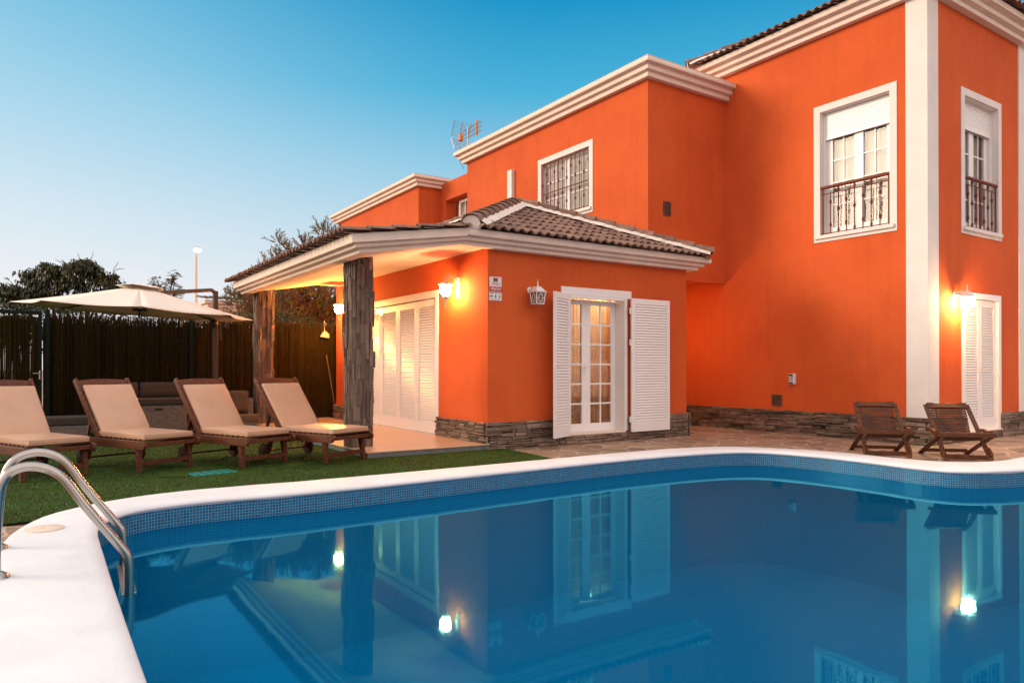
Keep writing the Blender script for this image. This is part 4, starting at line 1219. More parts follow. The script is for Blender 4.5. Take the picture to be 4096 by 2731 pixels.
def box_lantern(loc, wall_y, mount, label, group, lit, glass):
    """Four-sided coach lantern on a wall facing -Y. loc = centre of the glass box."""
    t = thing('coach_lantern', label, 'lamp', loc, 0, group)
    x, y, z = loc
    a, b = .062, .078        # half-width at the bottom and top
    h0, h1 = -.088, .075
    gl = MB()
    gl.hexa([V((x + sx * a * .93, y + sy * a * .93, z + h0)) for sx, sy in ((-1, -1), (1, -1), (1, 1), (-1, 1))] + [V((x + sx * b * .93, y + sy * b * .93, z + h1)) for sx, sy in ((-1, -1), (1, -1), (1, 1), (-1, 1))])
    gl.build('glass', glass, t)
    fr = MB()
    c0 = [V((x + sx * a, y + sy * a, z + h0)) for sx, sy in ((-1, -1), (1, -1), (1, 1), (-1, 1))]
    c1 = [V((x + sx * b, y + sy * b, z + h1)) for sx, sy in ((-1, -1), (1, -1), (1, 1), (-1, 1))]
    for i in range(4):
        j = (i + 1) % 4
        fr.beam(c0[i], c1[i], .013, .013); fr.beam(c0[i], c0[j], .014, .012); fr.beam(c1[i], c1[j], .014, .012)
        p0, p1, q0, q1 = c0[i], c0[j], c1[i], c1[j]
        L2 = lambda s_, t_: p0.lerp(p1, s_).lerp(q0.lerp(q1, s_), t_)
        for s0, t0, s1, t1 in ((.3, .2, .3, .8), (.7, .2, .7, .8), (.3, .2, .7, .2), (.3, .8, .7, .8), (.5, 0, .5, .2), (.5, .8, .5, 1), (0, .5, .3, .5), (.7, .5, 1, .5)):
            fr.beam(L2(s0, t0), L2(s1, t1), .007, .007)
    fr.build('frame', M['white_metal'], t)
    rf = MB()
    prof = [(b + .018, 0), (b + .020, .008), (b - .003, .018), (.056, .048), (.032, .076), (.014, .086)]
    M45 = Matrix.Rotation(PI / 4, 4, 'Z')
    rf.lathe([(r * 1.414, zz) for r, zz in prof], (x, y, z + h1 + .004), 4, M45)
    rf.build('roof', M['white_metal'], t)
    fi = MB(); fi.lathe([(.010, 0), (.016, .010), (.008, .018), (.015, .032), (.007, .044), (.009, .060), (.005, .072), (.002, .10)], (x, y, z + h1 + .088), 10)
    fi.build('finial', M['white_metal'], t, smooth=50)
    br = MB()
    bx, bz = mount
    br.tube([(x - .01, y + .02, z + h1 + .05), (x - .02 + (bx - x) * .3, y + .05, z + h1 + .065), ((x + bx) / 2, (y + wall_y) / 2, z + h1 + .07), (bx, wall_y - .03, bz)], [.010, .018, .026, .030], 10)
    br.lathe([(.045, 0), (.05, .01), (.03, .03)], (bx, wall_y, bz), 14, Matrix.Rotation(PI / 2, 4, 'X'))
    br.build('bracket', M['white_metal'], t, smooth=50)
    return t
box_lantern((6.02, 8.32, 2.150), AY, (6.0, 2.27), 'unlit white coach lantern between the alarm sign and the open shutter', 'white coach lanterns', False, M['lamp_glass_unlit'])
box_lantern((11.86, 5.22, 2.155), WY, (11.82, 2.27), 'lit white coach lantern beside the closed louvred door', 'white coach lanterns', True, M['globe_door'])
pl_ = box_lantern((0, 0, 2.08), .20, (-.11, 2.21), 'lit coach lantern on the side wall of the annex, in the passage', 'white coach lanterns', True, M['globe_pass'])
pl_.location = (AX2 + .20, 9.95, 2.08); pl_.rotation_euler = (0, 0, PI / 2)

# ------------------------------------------------------------------ alarm sign, detector
def text(parent, name, s, loc, size, mat, rot, extr=.0006, sx=1.0, shear=0.0, bold=0):
    cu = bpy.data.curves.new(name, 'FONT'); cu.body = s; cu.size = size; cu.extrude = extr; cu.align_x = 'CENTER'; cu.align_y = 'CENTER'
    cu.shear = shear; cu.offset = bold
    tmp = bpy.data.objects.new('tmp', cu); COL.objects.link(tmp)
    bpy.context.view_layer.update()
    me = bpy.data.meshes.new_from_object(tmp.evaluated_get(bpy.context.evaluated_depsgraph_get()))
    bpy.data.objects.remove(tmp); bpy.data.curves.remove(cu)
    r = parent
    while r.parent is not None: r = r.parent
    me.transform(ROOT[r.name].inverted() @ Matrix.Translation(V(loc)) @ rot @ Matrix.Diagonal((sx, 1, 1, 1)))
    me.materials.clear(); me.materials.append(mat); me.name = name
    o = bpy.data.objects.new(name, me); COL.objects.link(o); o.parent = parent
    return o
sy = AY - .012
sg = thing('alarm_sign', 'white and red alarm company sign on the corner of the annex wall', 'sign', (5.405, AY, 2.25))
x0, x1 = 5.305, 5.512
mb = MB(); mb.box(x0, x1, sy, AY, 2.09, 2.425); mb.build('panel', M['sign_white'], sg, bevel=.004)
mb = MB(); mb.box(x0 + .001, x1 - .001, sy - .002, sy, 2.205, 2.285); mb.build('red_band', M['sign_red'], sg)
mb = MB(); mb.box(5.372, 5.446, sy - .002, sy, 2.353, 2.405); mb.build('emblem', M['sign_black'], sg)
mb = MB()
for k in range(3):
    mb.lathe([(.0105, 0), (.0105, .002)], (5.386 + .023 * k, sy - .0022, 2.389), 12, Matrix.Rotation(PI / 2, 4, 'X'))
for z in (2.415, 2.300): mb.box(x0 + .008, x1 - .008, sy - .0015, sy, z, z + .002)
for xx in (x0 + .008, x1 - .010): mb.box(xx, xx + .002, sy - .0015, sy, 2.300, 2.417)
mb.build('emblem_dots', M['sign_red'], sg)
RX90 = Matrix.Rotation(PI / 2, 4, 'X')
text(sg, 'lettering', 'SECURITAS', (5.409, sy - .003, 2.364), .0125, M['sign_white'], RX90)
text(sg, 'lettering', 'Direct', (5.409, sy - .003, 2.327), .046, M['sign_red'], RX90, shear=.35, sx=1.05)
text(sg, 'lettering', 'Alarma', (5.409, sy - .004, 2.257), .050, M['sign_white'], RX90, sx=1.12, bold=.0008)
text(sg, 'lettering', 'con Aviso a Policía', (5.409, sy - .004, 2.222), .019, M['sign_white'], RX90, sx=1.1)
for k, (w1, w2) in enumerate((('Grabación', 'de imágenes'), ('Vigilancia', '24 horas'), ('Alarma', 'conectada'))):
    xx = 5.343 + .066 * k
    text(sg, 'lettering', w1, (xx, sy - .003, 2.193), .011, M['sign_black'], RX90)
    text(sg, 'lettering', w2, (xx, sy - .003, 2.182), .009, M['sign_black'], RX90)
mb = MB()
mb.hexa([V(p) for p in ((5.322, sy - .003, 2.140), (5.326, sy - .003, 2.136), (5.362, sy - .003, 2.146), (5.360, sy - .003, 2.162), (5.322, sy, 2.140), (5.326, sy, 2.136), (5.362, sy, 2.146), (5.360, sy, 2.162))])
mb.box(5.322, 5.34, sy - .003, sy, 2.142, 2.160)
mb.build('pictogram', M['sign_black'], sg)
mb = MB(); mb.prism([(5.393, sy - .003, 2.150), (5.409, sy - .003, 2.126), (5.425, sy - .003, 2.150)], (0, .003, 0))
mb.lathe([(.009, 0), (.009, .003)], (5.409, sy - .0, 2.158), 10, Matrix.Rotation(PI / 2, 4, 'X')); mb.build('pictogram', M['sign_black'], sg)
mb = MB(); mb.prism([(5.470, sy - .003, 2.126), (5.475, sy - .003, 2.150), (5.480, sy - .003, 2.126)], (0, .003, 0))
for r_ in (.010, .017):
    for s_ in (0, PI):
        mb.tube([(5.475 + r_ * math.cos(s_ + a), sy - .002, 2.152 + r_ * math.sin(s_ + a)) for a in (-.8, -.4, 0, .4, .8)], .0015, 5)
mb.build('pictogram', M['sign_black'], sg)
text(sg, 'lettering', '902 364 284   www.securitasdirect.es', (5.409, sy - .003, 2.110), .0095, M['sign_black'], RX90, sx=1.1)

dt = thing('motion_detector', 'small white motion detector on the orange wing wall above the vent', 'detector', (WX, 7.64, .95))
mb = MB(); mb.box(WX - .075, WX, 7.585, 7.69, .86, 1.045); mb.build('housing', M['plastic_white'], dt, bevel=.012)
mb = MB(); mb.box(WX - .08, WX - .076, 7.60, 7.675, .905, 1.0); mb.build('lens', pm('detector_lens', (.42, .42, .44), .3), dt)
mb = MB(); mb.box(WX - .08, WX - .076, 7.60, 7.675, 1.005, 1.035); mb.box(WX - .08, WX - .076, 7.60, 7.675, .87, .895); mb.build('trim', M['dark'], dt)

# ------------------------------------------------------------------ TV antenna
an = thing('tv_antenna', 'roof TV aerial with a grid reflector on a mast above the cornice', 'antenna', (9.2, 15.75, 6.3))
ax_, ay_ = 9.2, 15.75
mb = MB(); mb.tube([(ax_, ay_, 6.27), (ax_, ay_, 7.28)], .018, 8); mb.build('mast', M['antenna'], an)
# camera-facing direction of the booms: towards the pool side right
bd = V((-.041, -.995, .0)).normalized(); sd = V((0, 0, 1)).cross(bd).normalized(); ud = bd.cross(sd).normalized()
pc = V((ax_, ay_, 7.10))
mb = MB()
for (o_, st, ln) in ((.11, -.45, 1.15), (0.0, -.36, 1.10), (-.11, -.30, 1.0)):
    a = pc + ud * o_ + bd * st; b = a + bd * ln
    if o_ == 0: a = pc + bd * -.42
    mb.tube([a, b], .009, 6)
    k = .30
    while k < ln:
        c = a + bd * k; mb.tube([c - sd * .075, c + sd * .075], .004, 5); k += .075
mb.build('boom', M['antenna'], an)
mb = MB()
for sg_ in (1, -1):
    base = pc - bd * .45 - ud * .0
    for k in range(8):
        c = base + ud * sg_ * (.04 + .045 * k) + bd * (.025 * k)
        mb.tube([c - sd * .24, c + sd * .24], .005, 5)
    for s_ in (-.24, 0, .24):
        mb.tube([base + ud * sg_ * .03 + sd * s_, base + ud * sg_ * .36 + bd * .18 + sd * s_], .009, 5)
mb.build('reflector', M['antenna'], an)
mb = MB(); mb.beam(pc + bd * .48 - ud * .18, pc + bd * .48 + ud * .2, .05, .03, up=bd); mb.build('brace', M['antenna_orange'], an)
mb = MB(); q = pc - bd * .38; mb.box(q.x - .05, q.x + .05, q.y - .05, q.y + .05, q.z - .08, q.z + .08); mb.build('dipole_box', M['antenna_orange'], an)
mb = MB(); mb.tube([pc - bd * .35 - ud * .2, pc - bd * .5 - ud * .5, V((9.10, 16.15, 6.65)), V((9.4, 16.3, 6.36))], .006, 5); mb.build('cable', M['cable'], an)

# ------------------------------------------------------------------ sun loungers
lg = thing('sun_lounger', 'x', 'sun lounger', (0, 0, 0), 0, 'wooden sun loungers in a row on the turf')
mb = MB()
for s in (-1, 1):
    y = s * .32
    pts = []
    for k in range(7):
        a = -PI / 2 + PI * k / 6
        pts.append((.11 + .045 * math.cos(a), y - .017, .297 + .045 * math.sin(a)))
    poly = [(-1.18, y - .017, .252)] + pts + [(-1.34, y - .017, .342)]
    mb.prism(poly, (0, .034, 0))
mb.beam((.10, -.31, .30), (.10, .31, .30), .03, .045)
mb.beam((-1.1, -.31, .295), (-1.1, .31, .295), .03, .06)
mb.build('frame', M['wood'], lg, bevel=.004)
mb = MB()
for k in range(9):
    x = .075 - .095 * k
    mb.box(x - .03, x + .03, -.30, .30, .343, .358)
mb.build('slat', M['wood'], lg, bevel=.003)
for s in (-1, 1):
    mb = MB(); mb.beam((-.02, s * .29, .26), (.01, s * .30, 0.0), .06, .055, up=(0, 1, 0), w2=.045, h2=.04)
    mb.build('leg', M['wood'], lg, bevel=.004)
    mb = MB(); mb.beam((-.99, s * .285, .27), (-1.06, s * .285, .08), .045, .05, up=(0, 1, 0)); mb.build('leg', M['wood'], lg, bevel=.004)
    mb = MB(); mb.lathe([(.088, -.018), (.095, -.012), (.095, .012), (.088, .018)], (-1.06, s * .345, .095), 24, Matrix.Rotation(PI / 2, 4, 'X'))
    mb.lathe([(.022, -.026), (.022, .026)], (-1.06, s * .345, .095), 10, Matrix.Rotation(PI / 2, 4, 'X'))
    mb.build('wheel', M['wheel'], lg, smooth=50)
mb = MB(); mb.beam((.0, -.285, .10), (.0, .285, .10), .025, .05); mb.build('stretcher', M['wood'], lg, bevel=.003)
mb = MB(); mb.tube([(-1.06, -.35, .095), (-1.06, .35, .095)], .012, 8); mb.build('axle', M['dark_metal'], lg)
# backrest
HB = V((-.80, 0, .36)); BA = R(52); bd_ = V((-math.cos(BA), 0, math.sin(BA))); bn = V((math.sin(BA), 0, math.cos(BA)))
mb = MB(); BL = .80
for s in (-1, 1):
    a = HB + V((0, s * .305, 0)) - bd_ * .04; b = HB + V((0, s * .305, 0)) + bd_ * BL
    mb.beam(a, b, .032, .06, up=bn)
for k in range(7):
    c = HB + bd_ * (.06 + .1 * k); mb.beam(c - V((0, .295, 0)), c + V((0, .295, 0)), .05, .016, up=bn)
mb.beam(HB + V((0, .2, -.0)) + bd_ * .45, V((-1.22, .2, .30)), .03, .03); mb.beam(HB + V((0, -.2, -.0)) + bd_ * .45, V((-1.22, -.2, .30)), .03, .03)
# arched head rail
n = 10; lo = []; hi = []
for k in range(n + 1):
    y = -.297 + .594 * k / n
    lo.append(HB + bd_ * (BL - .115) + V((0, y, 0)) - bn * .014)
    hi.append(HB + bd_ * (BL - .025 + .022 * math.cos(y / .297 * PI / 2)) + V((0, y, 0)) - bn * .014)
mb.prism(lo + hi[::-1], bn * .028)
mb.build('backrest', M['wood'], lg, bevel=.004)
def pad(mb, O, A, B, C, la, lb, lc, nx=10, ny=8, puff=.012):
    """Soft rectangular pad: O centre of underside start, A length, B width, C thickness."""
    A, B, C, O = V(A), V(B), V(C), V(O)
    vs = []; fs = []
    prof = [(0.0, -.012), (.18, -.002), (.5, 0.0), (.82, -.002), (1.0, -.012)]   # side roll
    idx = lambda i, j: i * (ny + 1) + j
    for side in (0, 1):
        for i in range(nx + 1):
            for j in range(ny + 1):
                s, t = i / nx, j / ny
                edge = min(1, 4 * min(s, 1 - s) * la / lb + .0) * min(1, 4 * min(t, 1 - t))
                h = lc + puff * min(1, 3 * edge) if side else -puff * .2 * min(1, edge)
                h += (0.004 * noise.noise(V((s * 5 * la + la, t * 4, lc * 9 + la))) if side else 0)
                ins = .010 if (i in (0, nx) or j in (0, ny)) else 0
                vs.append(O + A * (la * s) + B * (lb * (t - .5)) + C * h)
    n1 = (nx + 1) * (ny + 1)
    for i in range(nx):
        for j in range(ny):
            fs.append((n1 + idx(i, j), n1 + idx(i + 1, j), n1 + idx(i + 1, j + 1), n1 + idx(i, j + 1)))
            fs.append((idx(i, j + 1), idx(i + 1, j + 1), idx(i + 1, j), idx(i, j)))
    for i in range(nx):
        fs.append((idx(i, 0), idx(i + 1, 0), n1 + idx(i + 1, 0), n1 + idx(i, 0))); fs.append((idx(i + 1, ny), idx(i, ny), n1 + idx(i, ny), n1 + idx(i + 1, ny)))
    for j in range(ny):
        fs.append((idx(0, j + 1), idx(0, j), n1 + idx(0, j), n1 + idx(0, j + 1))); fs.append((idx(nx, j), idx(nx, j + 1), n1 + idx(nx, j + 1), n1 + idx(nx, j)))
    mb.add(vs, fs)
mb = MB()
pad(mb, (.10, 0, .360), (-1, 0, 0), (0, 1, 0), (0, 0, 1), .92, .57, .050)
mb.tube([(.105, -.285, .385), (.105, .285, .385), (-.78, .288, .385), (-.78, -.288, .385), (.105, -.285, .385)], .004, 5)
c1_ = fix_normals(mb.build('seat_cushion', M['cushion'], lg, smooth=50, bevel=.010, seg=3))
mb = MB(); pad(mb, HB + bn * .012 + bd_ * .01, bd_, (0, 1, 0), bn, .665, .57, .045)
fix_normals(mb.build('back_cushion', M['cushion'], lg, smooth=50, bevel=.010, seg=3))
LNG = [(0.199, 8.706, -1.178, 'tan-cushioned sun lounger nearest the steel pool ladder'),
       (1.235, 8.765, -1.143, 'tan-cushioned sun lounger in front of the grey wicker sofa'),
       (2.242, 8.514, -1.177, 'tan-cushioned sun lounger just past the turquoise drain grate, next to the one by the column'),
       (3.137, 8.304, -1.176, 'tan-cushioned sun lounger beside the stone porch column and patio')]
for i, (xa, ya, ang, lab) in enumerate(LNG):
    o = lg if i == 0 else copy_tree(lg)
    o.location = (xa, ya, .02); o.rotation_euler = (0, 0, ang); o['label'] = lab
    ROOT[o.name] = Matrix.Identity(4)
    for ch in o.children:        # pads never lie quite alike
        if ch.name.startswith('seat_cushion'): ch.location = (random.uniform(-.015, .012), random.uniform(-.012, .012), 0); ch.rotation_euler = (0, 0, random.uniform(-.018, .018))
        if ch.name.startswith('back_cushion'): ch.location = (0, random.uniform(-.012, .012), random.uniform(-.004, .006)); ch.rotation_euler = (random.uniform(-.012, .012), random.uniform(-.006, .006), 0)

# ------------------------------------------------------------------ slatted deck chairs
dc = thing('deck_chair', 'x', 'deck chair', (0, 0, 0), 0, 'folding wooden deck chairs on the terrace')
# local: +X forward (to the pool), front feet at x=0, rear feet at x=-.8
for s in (-1, 1):
    y = s * .25
    mb = MB(); mb.beam((.01, y, 0.0), (-.70, y, .655), .026, .05, up=(0, 1, 0)); mb.build('back_rail', M['wood_dark'], dc, bevel=.004)
    mb = MB(); mb.beam((-.80, y + s * .032, .0), (-.03, y + s * .05, .318), .026, .055, up=(0, 1, 0)); mb.build('leg', M['wood_dark'], dc, bevel=.004)
    mb = MB(); mb.prism([(-.16, y + s * .01, .13), (-.10, y + s * .01, .16), (-.02, y + s * .01, .10), (-.00, y + s * .01, .03), (-.07, y + s * .01, .03)], (0, s * .022, 0)); mb.build('foot_block', M['wood_dark'], dc, bevel=.004)
    mb = MB()
    arm = []
    for k in range(9):
        t = k / 8; arm.append((-.42 + .30 * t, y + s * .035, .318 + .045 + .012 * math.sin(t * 2 * PI)))
    low = [(p[0], p[1], p[2] - .05 + .02 * math.cos(k / 8 * PI)) for k, p in enumerate(arm)]
    mb.prism(arm + low[::-1], (0, s * .04, 0)); mb.build('armrest', M['wood_dark'], dc, bevel=.006)
mb = MB(); mb.beam((-.035, -.325, .318), (-.035, .325, .318), .03, .055); mb.build('front_rail', M['wood_dark'], dc, bevel=.004)
mb = MB(); mb.beam((-.03, -.25, .045), (-.03, .25, .045), .022, .055); mb.build('stretcher', M['wood_dark'], dc, bevel=.003)
mb = MB(); mb.beam((-.76, -.28, .05), (-.76, .28, .05), .022, .045); mb.build('stretcher', M['wood_dark'], dc, bevel=.003)
mb = MB()
n = 8; top_ = []; bot_ = []
for k in range(n + 1):
    y = -.24 + .48 * k / n
    b_ = .0 if abs(y) > .15 else .012
    top_.append(V((-.71 , y, .668 - b_))); bot_.append(V((-.645, y, .600 + b_ * .6)))
mb.prism(top_ + bot_[::-1], (.02, 0, .02)); mb.build('head_rail', M['wood_dark'], dc, bevel=.004)
# slung slats from head rail down the seat to the front rail
mb = MB()
sling = []
for k in range(31):
    t = k / 30
    p0, p1, p2, p3 = V((-.655, 0, .625)), V((-.47, 0, .30)), V((-.50, 0, .10)), V((-.06, 0, .310))
    sling.append(p0 * (1 - t) ** 3 + p1 * 3 * t * (1 - t) ** 2 + p2 * 3 * t * t * (1 - t) + p3 * t ** 3)
d = [0]
for a, b in zip(sling, sling[1:]): d.append(d[-1] + (b - a).length)
ns = int(d[-1] / .034)
for k in range(ns):
    t = d[-1] * (k + .5) / ns
    j = next(i for i in range(30) if d[i + 1] >= t)
    p = sling[j].lerp(sling[j + 1], (t - d[j]) / (d[j + 1] - d[j])); tg = (sling[j + 1] - sling[j]).normalized()
    nn_ = tg.cross(V((0, 1, 0))).normalized()
    mb.beam(p - V((0, .215, 0)), p + V((0, .215, 0)), .029, .011, up=nn_)
mb.build('slat', M['wood_dark'], dc, bevel=.003)
for y in (-.14, .14):
    mb = MB()
    for a, b in zip(sling, sling[1:]): mb.beam(a + V((0, y, 0)) , b + V((0, y, 0)), .03, .006, up=(1, 0, 0))
    mb.build('strap', M['dark_metal'], dc)
for i, (px, py, fx, fy, lab) in enumerate([(9.162, 4.974, -.744, -.668, 'dark slatted deck chair in front of the white corner pilaster'),
                                           (9.597, 4.212, -.707, -.707, 'dark slatted deck chair in front of the closed louvred door')]):
    o = dc if i == 0 else copy_tree(dc)
    o.location = (px, py, 0.0); o.rotation_euler = (0, 0, math.atan2(fy, fx)); o['label'] = lab
    ROOT[o.name] = Matrix.Identity(4)

# ------------------------------------------------------------------ cantilever umbrella
um = thing('cantilever_umbrella', 'large cream octagonal cantilever parasol over the loungers', 'parasol', (2.72, 13.5, 0.02))
UAZ = 1.467; UF = V((math.cos(UAZ), math.sin(UAZ), 0)); UR = V((math.sin(UAZ), -math.cos(UAZ), 0))
UC = V((1.311, 12.604, 2.025)) + UR * .10; rad = 1.69
def up_(p):   # rim tilt: left and far side higher
    rel = p - UC
    return p + V((0, 0, -.05 * rel.dot(UR) + .027 * rel.dot(UF)))
APEX = up_(UC + V((0, 0, .40)))
APEX = V((UC.x, UC.y, 2.43))
rim = [up_(UC + (UR * math.cos(R(45 * k)) + UF * math.sin(R(45 * k))) * rad) for k in range(8)]
mb = MB(); nr = 8; na = 8
for k in range(8):
    a, b = rim[k], rim[(k + 1) % 8]
    vs = []
    for i in range(nr + 1):
        t = .09 + .91 * i / nr
        for j in range(na + 1):
            s = j / na
            p = APEX.lerp(a.lerp(b, s), t)
            sag = -.012 * math.sin(PI * t) - .02 * t * math.sin(PI * s) * (t)
            inn_ = .045 * math.sin(PI * s) * t ** 3
            c = (UC - p); c.z = 0
            vs.append(p + V((0, 0, sag)) + c * inn_)
    fs = [(i * (na + 1) + j, i * (na + 1) + j + 1, (i + 1) * (na + 1) + j + 1, (i + 1) * (na + 1) + j) for i in range(nr) for j in range(na)]
    mb.add(vs, fs)
cn = mb.build('canopy', M['canvas'], um, smooth=40)
sm = cn.modifiers.new('thick', 'SOLIDIFY'); sm.thickness = .004
mb = MB(); prev = None
for k in range(16):
    a0, a1 = 2 * PI * k / 16, 2 * PI * (k + 1) / 16
    f = lambda a, r_, z: V((APEX.x + r_ * math.cos(a), APEX.y + r_ * math.sin(a), APEX.z + z)) + V((0, 0, -.05 * V((math.cos(a), math.sin(a), 0)).dot(UR) * r_))
    w0 = -.022 * (1 + .5 * math.sin(a0 * 4)); w1 = -.022 * (1 + .5 * math.sin(a1 * 4))
    mb.tri(f(a0, .02, .035), f(a0, .16, .02), f(a1, .16, .02)); mb.quad(f(a0, .16, .02), f(a0, .34, w0), f(a1, .34, w1), f(a1, .16, .02))
vc = mb.build('vent_cap', M['canvas'], cn, smooth=60)
sm = vc.modifiers.new('thick', 'SOLIDIFY'); sm.thickness = .004
for k in range(8):
    mb = MB(); a = APEX.lerp(rim[k], .05) + V((0, 0, -.07)); b = rim[k] + V((0, 0, -.022))
    mid_ = a.lerp(b, .5) + V((0, 0, -.018))
    mb.tube([a, mid_, b], .012, 6); mb.sphere(b, .022, 8, 5)
    mb.build('rib', M['dark_metal'], um, smooth=60)
mb = MB(); mb.lathe([(.06, -.20), (.09, -.19), (.10, -.15), (.05, -.12), (.03, -.0)], APEX + V((0, 0, -.06)), 14)
mb.lathe([(.10, -.03), (.11, -.02), (.10, -.0)], V((UC.x, UC.y, 2.07)), 16); mb.build('hub', M['dark_metal'], um, smooth=50)
PB = V((2.715, 13.53, .02)); PT = V((2.715, 13.53, 2.51))
mb = MB(); mb.beam(PB + V((0, 0, .05)), PT, .085, .085, up=(1, 0, 0)); mb.build('mast', M['dark_metal'], um, bevel=.015)
mb = MB(); tip = APEX + V((.05, 0, .02)); 
mb.tube([PT - V((0, 0, .03)), PT + V((-.08, -.05, .01)), PT.lerp(APEX + V((0, 0, -.12)), .5) + V((0, 0, .01)), APEX + V((0, 0, -.12))], .033, 10); mb.build('arm', M['dark_metal'], um, smooth=60)
mb = MB(); jt = V((2.68, 13.47, 1.93)); mb.beam(rim[1] + V((0, 0, -.03)), jt, .035, .035); mb.sphere(jt, .075, 12, 8); mb.beam(PB + V((.07, 0, 1.95)), PB + V((.10, 0, 1.62)), .03, .03); mb.build('crank', M['dark_metal'], um, smooth=50)
mb = MB(); mb.beam(PB + V((-.5, 0, .03)), PB + V((.5, 0, .03)), .10, .05); mb.beam(PB + V((0, -.5, .03)), PB + V((0, .5, .03)), .10, .05); mb.build('base', M['dark_metal'], um, bevel=.01)

# ------------------------------------------------------------------ wicker lounge set
SF = 13.80
sf = thing('wicker_sofa', 'long grey wicker sofa with dark cushions in front of the reed fence', 'sofa', (1.55, 14.2, .02))
mb = MB(); mb.box(.85, 2.30, SF, SF + .78, .03, .49); mb.box(.85, 2.30, SF + .70, SF + .80, .49, .72); mb.build('base', M['wicker'], sf, bevel=.02)
mb = MB(); mb.box(.87, 2.29, SF - .01, SF + .66, .492, .615); mb.build('seat_cushion', M['grey_fabric'], sf, bevel=.035, seg=4)
for k in range(2):
    mb = MB(); a = .90 + .70 * k
    pad(mb, (a + .34, SF + .56, .60), (0, .25, .97), (1, 0, 0), (0, -.97, .25), .27, .67, .12, puff=.04)
    fix_normals(mb.build('back_cushion', pm('brown_cushion', (.05, .034, .028), .9, bump=.3, bscale=120) if k == 0 else bpy.data.materials['brown_cushion'], sf, smooth=50, bevel=.02))
mb = MB(); mb.box(1.785, 1.91, SF - .004, SF + .01, .405, .440); mb.build('handle_hole_shade', M['dark'], sf)  # dark plate on the wicker, its colour standing for a shaded cut-out
ot = thing('wicker_ottoman', 'low wicker footstool with a dark seat pad against the fence', 'footstool', (.45, 13.5, .02))
mb = MB(); mb.box(.16, .78, 13.28, 13.9, .03, .235); mb.build('base', M['wicker'], ot, bevel=.02)
mb = MB(); mb.box(.16, .78, 13.27, 13.9, .237, .365); mb.build('seat_pad', M['grey_fabric'], ot, bevel=.03, seg=4)
ac = thing('wicker_armchair', 'wicker armchair with a propped dark cushion next to the far stone column', 'armchair', (3.1, 14.1, .02))
mb = MB(); mb.box(2.72, 3.49, 13.72, 14.5, .03, .145); mb.box(3.36, 3.50, 14.02, 14.55, .14, .58); mb.box(2.72, 3.40, 14.45, 14.6, .14, .66); mb.box(2.72, 2.84, 14.02, 14.5, .14, .58); mb.build('frame', M['wicker'], ac, bevel=.02)
mb = MB(); mb.box(2.74, 3.50, 13.70, 14.44, .147, .285); mb.build('seat_cushion', pm('brown_seat', (.11, .075, .05), .9, bump=.4, bscale=120), ac, bevel=.03, seg=4)
mb = MB(); pad(mb, (3.18, 14.02, .29), (.06, .2, .97), (.98, .1, 0), (0, -.97, .22), .43, .44, .08, puff=.05)
fix_normals(mb.build('throw_cushion', M['grey_fabric'], ac, smooth=50, bevel=.02))

# ------------------------------------------------------------------ fence, gate
FYC = 14.93
def reeds(mb, x0, x1, y, z0, z1, step, dens=1.0):
    x = x0
    while x < x1:
        w_ = random.uniform(.005, .012)
        if random.random() < dens:
            h = z1 + random.uniform(-.07, .03); dx = random.uniform(-.02, .02); yy = y + random.uniform(-.012, .012)
            xm = x + dx
            mb.add([(x, yy, z0), (x + w_, yy, z0), (xm + w_, yy, h), (xm, yy, h), (x + w_ / 2, yy - w_ * .6, z0), (xm + w_ / 2, yy - w_ * .6, h)],
                   [(0, 4, 5, 3), (4, 1, 2, 5), (1, 0, 3, 2)])
        x += step * random.uniform(.5, 1.5)
fe = thing('reed_fence', 'dark heather screen fence on green mesh and posts behind the loungers', 'fence', (2.7, FYC, 0))
mb = MB(); reeds(mb, .17, 5.8, FYC, .02, 2.08, .0056, .98); reeds(mb, .17, 5.8, FYC + .03, .02, 2.04, .008, .9); reeds(mb, .17, 5.8, FYC + .055, .02, 2.0, .009, .85)
bkf = MB(); bkf.box(.17, 5.8, FYC + .07, FYC + .09, .02, 1.93); bkf.build('backing', M['reed'], fe)
# twiggy tufts
for k in range(14000):
    x = .18 + 5.55 * random.random() ** .8; z = random.uniform(.1, 2.08); a = random.gauss(PI / 2, .5); l = random.uniform(.04, .10)
    y = FYC - .02 - random.random() * .02
    mb.tri((x, y, z), (x + .005, y, z), (x + math.cos(a) * l, y - random.random() * .02, z + math.sin(a) * l))
mb.build('reed_screen', M['reed'], fe)
mb = MB()
for z in (.25, .8, 1.35, 1.9, 2.06, 2.12): mb.tube([(.15, FYC - .035, z), (5.8, FYC - .035, z)], .0035, 4)
x = .17
while x < 5.8:
    mb.tube([(x, FYC - .036, .03), (x, FYC - .036, 2.15)], .0028, 4); x += .1
mb.build('wire_mesh', M['green_metal'], fe)
for x in (.23, 2.55, 5.62):
    mb = MB(); mb.box(x - .03, x + .03, FYC - .085, FYC - .04, 0, 2.16)
    for z in (.6, 1.2, 1.7): mb.box(x - .05, x + .05, FYC - .10, FYC - .085, z, z + .03)
    mb.build('post', M['green_metal'], fe, bevel=.004)
gt = thing('garden_gate', 'green steel frame gate filled with heather screening beside the parasol', 'gate', (-.6, FYC, 0))
mb = MB(); mb.box(.09, .15, FYC - .07, FYC - .02, .02, 2.13); mb.box(-1.5, .09, FYC - .07, FYC - .02, 2.07, 2.13); mb.box(-1.56, -1.5, FYC - .07, FYC - .02, .02, 2.13); mb.box(-1.5, .09, FYC - .07, FYC - .02, .05, .10)
mb.build('gate_frame', M['green_metal'], gt, bevel=.004)
